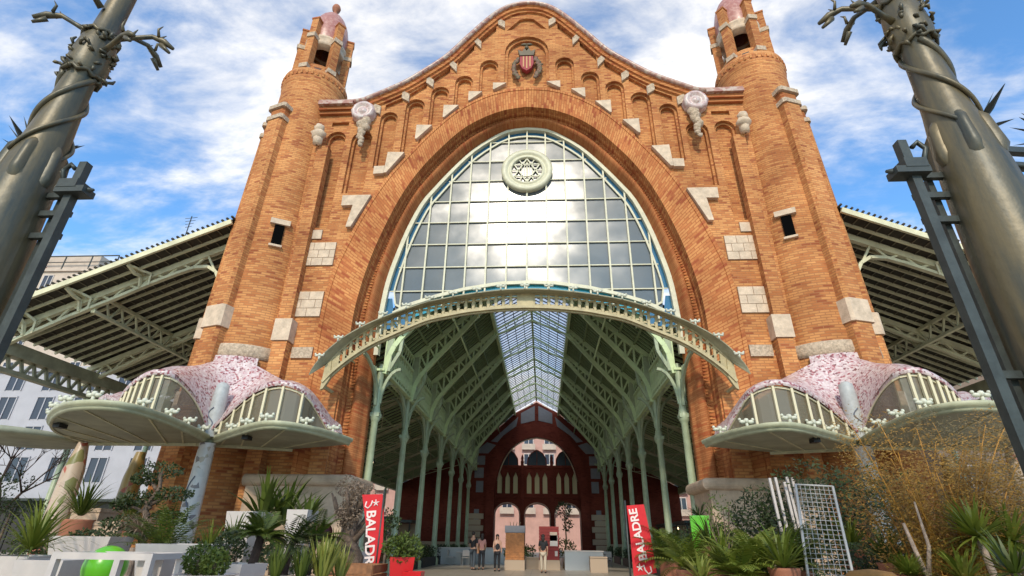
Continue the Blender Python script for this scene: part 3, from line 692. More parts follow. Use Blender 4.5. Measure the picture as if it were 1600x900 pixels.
# ---- corner canopies with mosaic vaults
def side_canopy(s):
    S = lambda p: (s*-p[0], p[1], p[2])     # literals are for the left one (x < 0)
    zc = 4.35
    fr = catmull([(-15.6, 18.0), (-14.9, 16.0), (-13.5, 14.3), (-11.8, 12.98), (-10.5, 12.9), (-10.25, 14.1), (-10.6, 16.3), (-10.92, 17.95), (-9.55, 16.8), (-7.6, 15.3), (-6.7, 15.9), (-6.25, 17.2), (-6.1, 18.2)], 70)
    fr = [(p.x, p.y) for p in fr]
    bk = [(lerp(-15.6, -8.6, i/69), 18.15 if i < 40 else lerp(18.15, 19.3, (i-40)/29)) for i in range(70)]
    bk = [(x, max(y, fr[i][1]+.02)) for i, (x, y) in enumerate(bk)]
    col_ = MB().grid([[S((x, y, zc)) for x, y in fr], [S((x, y, zc)) for x, y in bk]], False)
    col_.grid([[S((x, y, zc+.17)) for x, y in fr], [S((x, y, zc+.17)) for x, y in bk]], False)
    root = part(col_, 'corner_canopy', 'soffit_green')
    # gutter edge: two stepped rolls
    def offs(d): 
        out = []
        for i in range(len(fr)):
            a = fr[max(0, i-1)]; b = fr[min(len(fr)-1, i+1)]; dx, dy = b[0]-a[0], b[1]-a[1]; q = math.hypot(dx, dy) or 1; out.append((fr[i][0]+dy/q*d, fr[i][1]-dx/q*d))
        return out
    gt = []
    for d, z in ((.0-.05, zc-.02), (.0, zc-.05), (.05, zc+.02), (.05, zc+.06), (.12, zc+.08), (.14, zc+.17), (.12, zc+.2), (-.05, zc+.2)): gt.append([S((x, y, z)) for x, y in offs(d)])
    MB().grid(gt, True).build('gutter', 'iron_gutter', root)
    mb = MB()
    for i in range(5, 68, 6):
        a, b = fr[i], bk[i]; mb.bar(S((a[0], a[1]+.05, zc-.01)), S((b[0], b[1], zc-.01)), .05, .03)
    mb.poly([S((x, y, zc-.03)) for x, y in bk], .1, .12)
    mb.build('soffit_rib', 'iron_pale', root)
    # lunette arches
    c = V3((-10.93, 17.7, 4.62))
    l1 = [tuple(at(182, 632, 15.7)), tuple(at(196, 612, 15.3)), tuple(at(215, 596, 15.0)), tuple(at(242, 585, 14.9)), tuple(at(273, 592, 15.2)), tuple(at(304, 627, 16.7)), tuple(c)]
    l2 = [tuple(c), tuple(at(373, 633, 16.9)), tuple(at(404, 611, 15.95)), tuple(at(438, 602, 15.8)), tuple(at(473, 614, 16.1)), tuple(at(492, 638, 16.8)), (-6.55, 17.4, 4.62)]
    C1 = catmull(l1, 24); C2 = catmull(l2, 24)
    for C in (C1, C2):
        base = [V3((p.x, p.y, zc+.2)) for p in C]
        MB().grid([[S(p+V3((0, .12, 0))) for p in C], [S(p+V3((0, .12, 0))) for p in base]], False).build('lunette_glass', 'glass_lunette', root)
        mb = MB(); xs = [p.x for p in C]; nb = 8
        for k in range(1, nb):
            xx = lerp(min(xs), max(xs), k/nb)
            for a, b in zip(C, C[1:]):
                if a.x <= xx <= b.x:
                    p = a.lerp(b, (xx-a.x)/max(1e-6, b.x-a.x)); mb.bar(S(p+V3((0, .05, .02))), S((p.x, p.y+.05, zc+.2)), .07, .08); break
        mb.poly([S(p+V3((0, .1, -.05))) for p in C], .05, .06)
        mb.build('glazing_bar', 'bar_cream', root)
    outer = [V3(at(153, 628, 17.2)), V3(at(165, 622, 16.4))]+C1+C2[1:]+[V3((-6.5, 18.6, 4.6))]
    outer2 = catmull([tuple(p) for p in outer[::2]]+[tuple(outer[-1])], 90) if 0 else outer
    k = len(outer)
    neck = catmull([(-15.3, 19.2, 5.9), (-14.6, 19.6, 6.7), (-13.6, 19.1, 7.15), (-12.7, 18.9, 7.5), (-11.8, 18.95, 7.7), (-10.9, 19.1, 7.6), (-10.1, 19.4, 7.25), (-9.2, 19.7, 6.8), (-8.3, 19.75, 6.1), (-7.3, 19.8, 5.2)], k)
    rws = []
    for j in range(15):
        t = j/14; rws.append([S(a.lerp(b, t)+V3((0, 0, sin(pi*t)*(.34-.5*math.exp(-((i-26)/6)**2))))) for i, (a, b) in enumerate(zip(outer, neck))])
    mb = MB().grid(rws)
    # thick lip along the arches
    mb.grid([[S(p+V3((0, 0, 0))) for p in outer], [S(p+V3((0, -.04, .06))) for p in outer], [S(p+V3((0, -.02, .16))) for p in outer], [S(p+V3((0, .12, .1))) for p in outer]])
    # upstand at the drum and boxed left end
    mb.lathe((s*12.25, 21.2), [(2.05, 7.0), (2.16, 7.3), (2.1, 7.95), (1.95, 7.95)], 30, a0=R_(-115), a1=R_(-50)) if s < 0 else mb.lathe((s*12.25, 21.2), [(2.05, 7.0), (2.16, 7.3), (2.1, 7.95), (1.95, 7.95)], 30, a0=R_(-130), a1=R_(-65))
    e0 = at(153, 602, 17.3); mb.tube([S((e0.x-.05, 17.5, 4.6)), S((e0.x+.0, 17.5, 5.0)), S((e0.x+.05, 17.5, 5.45))], [.42, .4, .34], 10)
    mb.build('mosaic_vault', 'mosaic_pink', root)
    # pillar through the cusp
    px = (-10.95, 17.85)
    MB().lathe((s*-px[0]*1, px[1]), [(.44, 0), (.42, .5), (.34, .6), (.30, 2.2), (.26, 4.3)], 18).build('mosaic_pillar', 'mosaic_white', root)
    MB().lathe((s*-px[0]*1, px[1]), [(.30, 4.5), (.27, 5.0), (.24, 6.0), (.22, 6.35), (.1, 6.45), (.01, 6.46)], 18).build('pillar_top', 'mosaic_grey', root)
    x0 = s*-px[0]
    for za, ln_, rr in ((1.6, 1.6, .305), (4.75, .75, .27)):
        MB().tube([(x0+rr*sin(.45*sin(t*6.6)), px[1]-rr*cos(.45*sin(t*6.6)), za+t*ln_) for t in [i/24 for i in range(25)]], .02, 5).build('pillar_motif', 'motif_blue', root)
    ln = 0; last = -10
    ofs = offs(.05)
    for i in range(4, 69):
        a, b = ofs[i-1], ofs[i]; ln += math.hypot(b[0]-a[0], b[1]-a[1])
        if ln-last > 1.15:
            last = ln; flower(S((b[0], b[1], zc+.2)), 1.0).build('flower_ornament', 'ornament_white', root)
    # spot lamps under the soffit
    for i in (14, 52): mb = MB().box(S((fr[i][0], fr[i][1]+.35, zc-.08)), (.2, .3, .12)).build('spot_lamp', 'black', root)
    # side pillars of the canopy towards the street
    for (x, y, mt) in ((-15.7, 18.1, 'mosaic_floral'), (-15.1, 20.2, 'mosaic_yellow')):
        MB().lathe((s*-x, y), [(.46, 0), (.42, .5), (.36, 1.5), (.32, 3.4), (.24, 3.9), (.16, 4.34)], 16).build('mosaic_pillar', mt, root)
    return root
mat('iron_gutter', (.44, .44, .28), .45, noise=.2, nscale=3)
mat('bar_cream', (.66, .58, .38), .5)
mat('mosaic_grey', (.42, .44, .42), .5, noise=.15, nscale=6)
mat('motif_blue', (.12, .14, .18), .5)
side_canopy(-1); side_canopy(1)
# second, lower street canopy seen past the left corner
for s in (-1, 1):
    c2 = MB().lathe((s*17.7, 17.4), [(0.01, 4.3), (2.0, 4.3), (2.1, 4.35), (2.08, 4.5), (.01, 4.6)], 36, sq=.9)
    part(c2, 'street_canopy', 'soffit_green')

# ---- street-side roofs (aisles)
def zr(x): return 14.76-.455*(abs(x)-15.16)       # underside of the street roof at x
def za(x): return 10.15-.45*(abs(x)-6.6)          # underside of the inner aisle roof
for s in (-1, 1):
    X0, X1, YF, YT = 14.3, 25.3, 20.35, 21.65
    dk = MB()
    for dz in (0, .18): dk.grid([[(s*X1, YF, zr(X1)+dz), (s*X1, 57, zr(X1)+dz)], [(s*X0, YF, zr(X0)+dz), (s*X0, 57, zr(X0)+dz)]], False)
    dk.grid([[(s*X1, YF, zr(X1)), (s*X0, YF, zr(X0))], [(s*X1, YF, zr(X1)+.18), (s*X0, YF, zr(X0)+.18)]], False)
    dk.grid([[(s*14.35, 23.2, 6.5), (s*14.35, 57, 6.5)], [(s*14.35, 23.2, zr(14.35)), (s*14.35, 57, zr(14.35))]], False)
    rf = part(dk, 'street_roof', 'deck_dark')
    mb = MB(); y = YF+.7
    while y < 56: mb.bar((s*X1, y, zr(X1)-.08), (s*X0, y, zr(X0)-.08), .08, .14); y += .64
    mb.build('rafter', 'iron_cream', rf)
    mb = MB(); x = X1-.1
    while x > X0: mb.bx(s*x, s*(x-.05), YF+.05, 56, zr(x)-.03, zr(x)-.005); x -= .46
    mb.build('roof_batten', 'batten_brown', rf)
    MB().bar((s*X1, YF-.06, zr(X1)-.02), (s*X0, YF-.06, zr(X0)-.02), .12, .26).build('fascia', 'iron_cream', rf)
    mb = MB(); x = X1
    while x > 14.3: mb.tube([(s*x, YF-.16, zr(x)+.22), (s*x, YF+.5, zr(x)+.24)], .06, 6); x -= .22
    mb.build('roof_tile_edge', 'deck_dark', rf)
    bot = [(25.3, 8.98), (23.94, 9.74), (22.0, 10.77), (20.06, 11.7), (18.6, 12.45), (17.3, 13.05), (16.5, 13.35), (15.8, 13.4), (15.3, 13.1), (15.0, 12.6)]
    def ztop(x): return zr(x)-.3
    def botz(x):
        for a, b in zip(bot, bot[1:]):
            if b[0] <= x <= a[0]: return lerp(a[1], b[1], (a[0]-x)/(a[0]-b[0]))
        return bot[-1][1]
    for k in range(7):
        Y = YT+k*5.6
        mb = MB(); mb.bar((s*X1, Y, ztop(X1)), (s*X0, Y, ztop(X0)), .22, .28); mb.poly([(s*x, Y, z) for x, z in bot], .2, .15)
        x = 25.0
        while x > 16.2:
            mb.bar((s*x, Y, botz(x)), (s*(x-.6), Y, ztop(x-.6)), .1, .1); mb.bar((s*(x-.6), Y, ztop(x-.6)), (s*(x-1.2), Y, botz(x-1.2)), .1, .1); x -= 1.2
        mb.build('lattice_truss', 'iron_cream', rf)
    for x in (23.8, 21.5, 18.9):
        mb = MB(); zt, zb = zr(x)-.12, botz(x)
        mb.poly([(s*x, YT-.1, zb), (s*x, YT-.28, zb+.5), (s*x, YT-.65, zt-.2), (s*x, YF+.1, zt)], .1, .15); mb.poly([(s*(x-.38), YT-.1, zb+.1), (s*(x-.44), YT-.2, zb+.65), (s*(x-.2), YT-.55, zt), (s*(x-.1), YF+.3, zt)], .08, .1)
        mb.bar((s*x, YF+.1, zt), (s*x, YT, zt), .12, .12); mb.build('eave_bracket', 'iron_cream', rf)
    mb = MB(); xx = 20.9; zt, zb = zr(xx)-.2, zr(xx)-1.1
    mb.bx(s*(xx-.09), s*(xx+.09), YT, 56, zt-.1, zt+.05); mb.bx(s*(xx-.1), s*(xx+.1), YT, 56, zb-.05, zb+.08); y = YT
    while y < 55: mb.bar((s*xx, y, zb), (s*xx, y+.5, zt), .08, .08); mb.bar((s*xx, y+.5, zt), (s*xx, y+1.0, zb), .08, .08); y += 1.0
    mb.build('lattice_purlin', 'iron_cream', rf)
    mb = MB(); mb.bx(s*24.45, s*25.05, YT-1.0, 56, 9.0, 9.6); mb.bx(s*24.55, s*24.9, YT-1.0, 56, 8.2, 8.4); y = YT+.1
    while y < 55:
        mb.bar((s*24.72, y, 8.35), (s*24.72, y+.35, 9.05), .1, .14); mb.bar((s*24.72, y+.35, 9.05), (s*24.72, y+.7, 8.35), .1, .14); y += .7
    mb.build('eave_beam', 'eave_olive', rf)
    for i in range(7):
        Y = 27.2+i*5.6-1.4*(i == 0)*0
        MB().lathe((s*24.7, Y), [(.3, 0), (.28, .5), (.16, .6), (.14, 8.4)], 12).build('street_column', 'iron_column', rf)
    # inner aisle roof falling outwards from the nave
    dk = MB()
    for dz in (0, .16): dk.grid([[(s*6.6, 21.6, za(6.6)+dz), (s*6.6, 57, za(6.6)+dz)], [(s*14.5, 21.6, za(14.5)+dz), (s*14.5, 57, za(14.5)+dz)]], False)
    ar = part(dk, 'aisle_roof', 'deck_dark')
    mb = MB(); y = 22.2
    while y < 56.5: mb.bar((s*6.6, y, za(6.6)-.06), (s*14.5, y, za(14.5)-.06), .06, .12); y += .62
    mb.build('rafter', 'iron_green', ar)
    mb = MB()
    for xx in (8.2, 9.8, 11.4, 13.0): mb.bx(s*(xx-.05), s*(xx+.05), 21.8, 56.5, za(xx)-.2, za(xx)-.1)
    mb.bx(s*14.2, s*14.6, 21.6, 57, 5.9, 6.5)
    mb.build('purlin', 'iron_green', ar)
    for i in range(7):
        Y = 21.6+5.02*i
        mb = MB(); mb.bar((s*6.5, Y, za(6.5)-.25), (s*14.4, Y, za(14.4)-.25), .14, .18); mb.bar((s*6.5, Y, 8.2), (s*14.4, Y, 6.0), .05, .05); mb.bar((s*9.2, Y, za(9.2)-.2), (s*9.2, Y, 7.45), .04, .04); mb.bar((s*11.8, Y, za(11.8)-.2), (s*11.8, Y, 6.72), .04, .04); mb.bar((s*9.2, Y, 7.45), (s*11.8, Y, za(11.8)-.2), .04, .04)
        mb.build('aisle_truss', 'iron_cream', ar)
        MB().lathe((s*14.4, Y+.3), [(.2, 0), (.18, .5), (.12, .6), (.11, 6.0)], 10).build('aisle_column', 'iron_column', ar)

# ---- nave: columns, girders, trusses, skylight
YS = [21.6+5.02*i for i in range(7)]
W = 6.4; ZE, ZS, XS, ZR = 10.35, 14.0, 2.35, 15.35
def zn(x): return lerp(ZE, ZS, (W-abs(x))/(W-XS)) if abs(x) >= XS else lerp(ZS, ZR, (XS-abs(x))/XS)
def column(s, Y):
    c = MB().lathe((s*W, Y), [(.33, 0), (.33, .35), (.24, .45), (.22, 1.1), (.17, 1.2), (.14, 5.8), (.17, 5.85), (.22, 5.95), (.23, 6.15), (.19, 6.25), (.16, 6.4), (.145, 6.5), (.14, 8.3)], 14)
    c.box((s*W, Y, 6.1), (.42, .42, .16))
    o = part(c, 'nave_column', 'iron_column')
    mb = MB()
    for d in (-1, 1):   # arched brackets along the nave
        pts = [(s*W, Y+d*(.16+2.2*(1-cos(t))), 6.5+1.55*sin(t)) for t in [pi/2*k/8 for k in range(9)]]
        mb.poly(pts, .1, .16); mb.bar((s*W, Y+d*.6, 7.35), (s*W, Y+d*.75, 8.0), .06, .08); mb.bar((s*W, Y+d*.16, 7.3), (s*W, Y+d*1.0, 7.95), .05, .07)
    for d in (-1, 1):   # and across
        pts = [(s*W+d*(.12+.75*(1-cos(t))), Y, 6.6+1.5*sin(t)) for t in [pi/2*k/6 for k in range(7)]]
        mb.poly(pts, .1, .12)
    mb.build('curved_bracket', 'iron_column', o)
    mb = MB(); mb.bx(s*(W-.42), s*(W-.10), Y-.1, Y+.1, 8.0, 10.3); mb.poly([(s*(W-.36), Y, 8.1), (s*(W-.75), Y, 8.9), (s*(W-.8), Y, 9.6)], .14, .14); mb.build('girder_post', 'iron_column', o)
for Y in YS:
    for s in (-1, 1): column(s, Y)
for s in (-1, 1):
    mb = MB(); mb.bx(s*(W-.2), s*(W+.2), 21.4, 56.5, 8.0, 8.1); mb.bx(s*(W-.2), s*(W+.2), 21.4, 56.5, 9.45, 9.57); mb.bx(s*(W-.14), s*(W+.14), 21.4, 56.5, 10.2, 10.32)
    g = part(mb, 'lattice_girder', 'truss_green')
    mb = MB(); y = 21.5
    while y < 56:
        for dx in (-.14,):
            x = s*(W+dx)
            mb.bar((x, y, 8.1), (x, y+.42, 9.5), .05, .07); mb.bar((x, y+.42, 8.1), (x, y, 9.5), .05, .07); mb.bar((x, y, 8.1), (x, y, 9.5), .05, .06)
            mb.bar((x, y, 9.55), (x, y+.42, 10.25), .04, .06)
        for k in range(3): mb.bx(s*(W-.16), s*(W-.1), y+.04, y+.38, 8.3+k*.4, 8.42+k*.4)
        y += .42
    mb.build('girder_web', 'truss_green', g)
    # roof slope
    dk = MB().grid([[(s*(W+.5), 21.35, ZE-.3), (s*(W+.5), 57, ZE-.3)], [(s*XS, 21.35, ZS+.12), (s*XS, 57, ZS+.12)]], False)
    dk.grid([[(s*(W+.5), 21.35, ZE-.1), (s*(W+.5), 57, ZE-.1)], [(s*XS, 21.35, ZS+.3), (s*XS, 57, ZS+.3)]], False)
    rf = part(dk, 'nave_roof', 'deck_green')
    mb = MB(); y = 21.6
    while y < 56.5: mb.bar((s*W, y, ZE+.02), (s*XS, y, ZS+.02), .10, .10); y += .418
    mb.build('roof_board', 'board_green', rf)
    mb = MB()
    for x in (5.6, 4.85, 4.1, 3.35): mb.bx(s*(x-.05), s*(x+.05), 21.6, 56.5, zn(x)-.12, zn(x)-.02)
    mb.build('purlin', 'board_green', rf)
    # skylight edge beam and the hanging purlin pipe
    mb = MB(); mb.bx(s*(XS-.09), s*(XS+.09), 21.6, 56.5, ZS-.3, ZS+.1); mb.build('skylight_kerb', 'truss_green', rf)
    mb = MB().tube([(s*3.95, 21.7, 11.85), (s*3.95, 56.4, 11.85)], .055, 8); mb.build('tie_rail', 'truss_green', rf)
    MB().grid([[(s*XS, 21.35, ZS+.1), (s*XS, 57, ZS+.1)], [(0, 21.35, ZR+.1), (0, 57, ZR+.1)]], False).build('skylight', 'skylight_glass', rf)
    mb = MB(); y = 21.5
    while y < 56.5: mb.bar((s*XS, y, ZS+.06), (0, y, ZR+.06), .035, .06); y += .5
    for k in (1, 2, 3): x = XS*k/4; mb.bx(s*(x-.02), s*(x+.02), 21.5, 56.5, zn(x)+.02, zn(x)+.07)
    mb.build('skylight_bar', 'iron_grey', rf)
part(MB().bx(-.07, .07, 21.5, 56.5, ZR-.08, ZR+.08), 'ridge_beam', 'iron_green')
low = catmull([(6.25, 7.9), (6.0, 9.0), (5.35, 9.95), (4.5, 10.95), (3.6, 12.0), (2.9, 12.85), (2.35, 13.5)], 17)
def lz(x):
    for a, b in zip(low, low[1:]):
        if b.x <= x <= a.x: return lerp(a.y, b.y, (a.x-x)/max(1e-6, a.x-b.x))
    return low[-1].y
for Y in YS:
    main = Y in YS
    mb = MB()
    for s in (-1, 1):
        mb.bar((s*W, Y, ZE-.14), (s*XS, Y, ZS-.14), .2, .24)
        mb.bar((s*XS, Y, ZS-.1), (0, Y, ZR-.08), .09, .12)
        if main:
            mb.poly([(s*p.x, Y, p.y) for p in low], .22, .22, up=(0, 1, 0))
            xs = [6.0, 5.55, 5.1, 4.65, 4.2, 3.75, 3.3, 2.85, 2.5]
            for i, (a, b) in enumerate(zip(xs, xs[1:])):
                mb.bar((s*a, Y, lz(a)), (s*a, Y, zn(a)-.15), .1, .1)
                mb.bar((s*a, Y, zn(a)-.15), (s*b, Y, lz(b)), .1, .1)
            mb.bar((s*XS, Y, 13.5), (s*0, Y, 14.55), .1, .12)
            for k in range(1, 4): x = XS*k/4; mb.bar((s*x, Y, lerp(14.55, 13.5, k/4)), (s*(x-.3), Y, zn(x-.3)-.1), .04, .04)
    part(mb, 'roof_truss', 'truss_green')

# ---- far facade of the nave
FY = 56.7
def arch(cx, hw, z0, zs, zt, n=10): return [(cx-hw, z0)]+[(cx-hw*cos(pi*k/n), zs+(zt-zs)*sin(pi*k/n)) for k in range(n+1)]+[(cx+hw, z0)]
big = catmull([(4.38, 0), (4.38, 4), (4.3, 6.5), (4.0, 8), (3.4, 9.4), (2.5, 10.5), (1.3, 11.2), (0, 11.45)], 24)
BI = [(-p.x, p.y) for p in big]+[(p.x, p.y) for p in reversed(big[:-1])]
bo = catmull([(5.24, 0), (5.24, 4), (5.15, 6.8), (4.85, 8.5), (4.15, 10.2), (3.1, 11.7), (1.6, 12.6), (0, 12.9)], 24)
BO = [(-p.x, p.y) for p in bo]+[(p.x, p.y) for p in reversed(bo[:-1])]
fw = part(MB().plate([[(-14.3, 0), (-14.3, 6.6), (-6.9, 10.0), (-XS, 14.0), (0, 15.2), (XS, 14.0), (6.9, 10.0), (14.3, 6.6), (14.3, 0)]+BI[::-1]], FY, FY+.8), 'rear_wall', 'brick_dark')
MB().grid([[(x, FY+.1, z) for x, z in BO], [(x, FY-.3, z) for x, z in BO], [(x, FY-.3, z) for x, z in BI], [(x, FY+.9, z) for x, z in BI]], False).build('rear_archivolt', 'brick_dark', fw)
mb = MB(); bi2 = [(x*.97, z-.15) for x, z in BI if z > 7]; mb.poly([(x, FY-.25, z) for x, z in bi2], .12, .1); mb.build('rear_arch_trim', 'stone_base', fw)
for s in (-1, 1):
    for (x0, x1, z0, z1) in ((5.45, 6.5, 8.6, 9.5), (5.55, 6.5, 7.3, 8.3), (5.55, 6.3, 5.9, 7.0), (5.9, 6.4, 3.3, 4.3)): MB().bx(s*x0, s*x1, FY-.06, FY+.1, z0, z1).build('grey_panel', 'grey_panel', fw)
    for q in ([(5.15, 9.75), (4.35, 10.6), (5.3, 10.9), (6.3, 10.1), (6.3, 9.75)], [(3.6, 11.6), (2.2, 12.6), (2.0, 13.6), (4.9, 11.0), (4.2, 10.9)], [(.2, 13.2), (1.7, 12.85), (1.7, 14.0), (.2, 14.8)]):
        MB().plate([[(s*x, z) for x, z in q]], FY-.06, FY+.1).build('grey_panel', 'grey_panel', fw)
for s in (-1, 1):
    mb = MB()
    for k in range(7): mb.bx(s*(5.4+(k % 2)*.3), s*7.0, FY-.12, FY+.1, .1+k*.55, .1+k*.55+.5)
    mb.bx(s*7.0, s*13.5, FY-.1, FY+.1, 0, 1.3)
    mb.build('rear_quoin', 'counter_stone', fw)
# gallery wall inside the rear arch
ho = [arch(-3.06, 1.22, .01, 3.9, 4.85), arch(0, 1.22, .01, 3.9, 4.85), arch(3.06, 1.22, .01, 3.9, 4.85)]
lan = []
for c0 in (-3.06, 0, 3.06):
    for k in (-1, 0, 1): lan.append([(c0+k*.82-.24, 5.85), (c0+k*.82-.24, 7.4), (c0+k*.82, 7.95), (c0+k*.82+.24, 7.4), (c0+k*.82+.24, 5.85)])
outl = [(-4.36, 0), (-4.36, 8.4), (-4.2, 8.6), (4.2, 8.6), (4.36, 8.4), (4.36, 0)]
outd = [(-4.36, 0), (-4.36, 8.6), (4.36, 8.6), (4.36, 0)]
for c0 in (3.06, 0, -3.06): i = outd.index((4.36, 0)); outd = outd+[(c0+1.22, 0)]+[(c0+1.22*cos(pi*k/10), 3.9+.95*sin(pi*k/10)) for k in range(11)]+[(c0-1.22, 0)]
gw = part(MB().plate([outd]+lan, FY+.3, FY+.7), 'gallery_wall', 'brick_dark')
for l_ in lan: MB().plate([l_], FY+.5, FY+.52).build('lancet_window', 'lancet_glass', gw)
mb = MB()
for c0 in (-3.06, 0, 3.06):
    mb.poly([(x, FY+.25, z) for x, z in arch(c0, 1.28, 0, 3.9, 4.95)], .12, .12, up=(0, 1, 0))
mb.build('door_surround', 'facade_pink', gw)
for c0 in (-3.0, 0, 3.0):
    pt = [(c0-1.0, 8.6), (c0-.95, 9.3), (c0-.6, 9.85), (c0, 10.2), (c0+.6, 9.85), (c0+.95, 9.3), (c0+1.0, 8.6)]
    o = MB().plate([pt], FY+.45, FY+.5).build('gallery_lunette', 'window_dark', gw)
    MB().poly([(x, FY+.44, z) for x, z in pt], .1, .1, up=(0, 1, 0)).bar((c0, FY+.44, 8.6), (c0, FY+.44, 10.1), .06).build('lunette_frame', 'brick_dark', gw)
mb = MB()
for x in (-1.53, 1.53): mb.bx(x-.16, x+.16, FY+.05, FY+.3, 0, 8.9); mb.lathe((x, FY+.2, 8.9), [(.22, 0), (.1, .2), (.16, .4), (.02, .8)], 8)
mb.bx(-4.3, 4.3, FY+.18, FY+.3, 5.45, 5.6); mb.bx(-4.3, 4.3, FY+.18, FY+.3, 8.35, 8.6)
for c0 in (-3.06, 0, 3.06):
    for k in (-1.5, -.5, .5, 1.5): mb.bx(c0+k*.82-.05, c0+k*.82+.05, FY+.2, FY+.32, 5.5, 8.4)
mb.build('gallery_pilaster', 'brick_dark', gw)

# ------------------------------------------------------------------ buildings around
def block(name, label, x0, x1, y0, y1, h, wall_m, rows_, cols, wz0=3.5, wh=1.6, ww=1.2, strip=False, balc=False, side=None, group=None):
    root = thing(name, label, 'building', ((x0+x1)/2, (y0+y1)/2, 0), 0, group); iv = root.location.copy()
    b = MB().bx(x0, x1, y0, y1, 0, h); wl = b.build('wall', wall_m, root, iv)
    MB().bx(x0-.3, x1+.3, y0-.3, y1+.3, h, h+.5).build('cornice', 'facade_cream' if wall_m != 'facade_white' else 'facade_white', wl)
    fh = (h-wz0)/rows_
    for r in range(rows_):
        for c in range(cols):
            x = lerp(x0, x1, (c+.5)/cols); z = wz0+fh*(r+.35)
            wd = MB().bx(x-ww/2, x+ww/2, y0-.04, y0+.1, z, z+wh).build('window', 'window_dark', root, iv)
            fm = MB()
            for xx in (x-ww/2-.06, x, x+ww/2+.06): fm.bx(xx-.05, xx+.05, y0-.1, y0-.045, z-.05, z+wh+.1)
            fm.bx(x-ww/2-.1, x+ww/2+.1, y0-.12, y0-.045, z+wh, z+wh+.12); fm.build('window_frame', wall_m if strip else 'white_paint', wd)
            if balc: MB().bx(x-ww/2-.4, x+ww/2+.4, y0-.7, y0-.14, z-.35, z-.2).bx(x-ww/2-.4, x+ww/2+.4, y0-.7, y0-.66, z-.2, z+.55).build('balcony', 'iron_grey' if wall_m != 'facade_pink' else 'facade_cream', wd)
    return root, iv
p0 = at(255, 700, 46)
wb, iv = block('apartment_building', 'white modern block with dark upright windows behind the left corner canopy', -74, p0.x, 46, 70, 15.5, 'facade_white', 4, 11, 4.6, 2.0, 1.5, True)
sm = MB().bx(-74, p0.x-.2, 45.7, 46.1, 0, 4.0).build('shop_front', 'shop_dark', wb, iv); MB().bx(-74, p0.x-.2, 44.6, 45.7, 3.9, 4.1).build('shop_canopy', 'iron_grey', sm)
p1 = at(188, 405, 60)
ob, iv = block('old_town_house', 'cream old house with roof terrace rising above the left market roof', -100, p1.x, 62, 80, p1.z-.8, 'facade_cream', 7, 9, 5, 2.2, 1.3, group=None)
MB().bx(-100, p1.x-6, 63, 75, p1.z-.6, p1.z+2.4).build('roof_storey', 'facade_cream', ob, iv)
q = at(45, 412, 60); MB().bx(-92, q.x, 61.8, 62.6, q.z-1.2, q.z+.8).build('red_parapet', 'roof_red', ob, iv)
c = at(112, 400, 60); MB().lathe((c.x, 66, c.z-2), [(.8, 0), (.8, 2.4), (1.2, 2.5), (1.2, 2.8), (.3, 3.2), (.01, 3.3)], 12).build('chimney', 'terracotta', ob, iv)
mb = MB()
for k in range(8): xx = p1.x-2-k*4; mb.bar((xx, 61.7, p1.z-.5), (xx, 61.7, p1.z+1.6), .12)
mb.bar((p1.x-2, 61.7, p1.z+1.6), (p1.x-30, 61.7, p1.z+1.6), .14); mb.bar((p1.x-2, 61.7, p1.z+.6), (p1.x-30, 61.7, p1.z+.6), .1); mb.build('terrace_railing', 'iron_grey', ob, iv)
block('town_house', 'pink house with balconies seen through the far arch of the hall', -44, 44, 88, 100, 27, 'facade_pink', 7, 26, 4.5, 2.2, 1.4, balc=True)
block('corner_house', 'brown shaded house behind the right market roof and golden bamboo', 33, 80, 46, 70, 17, 'facade_brown', 4, 12, 4.4, 1.9, 1.3)
for (px, py, Y, lab) in ((300, 338, 60, 'thin aerial with short cross bars above the left market roof'), (1527, 378, 60, 'thin aerial above the right market roof beside the iron post')):
    p = at(px, py, Y); q = MB().tube([(p.x, Y, 0), (p.x, Y, p.z)], .07, 6)
    for k in range(4): q.bar((p.x-.9+k*.15, Y, p.z-.4-k*.5), (p.x+.9-k*.15, Y, p.z-.2-k*.5), .05)
    tag(q.build('aerial', 'iron_grey'), lab, 'aerial')

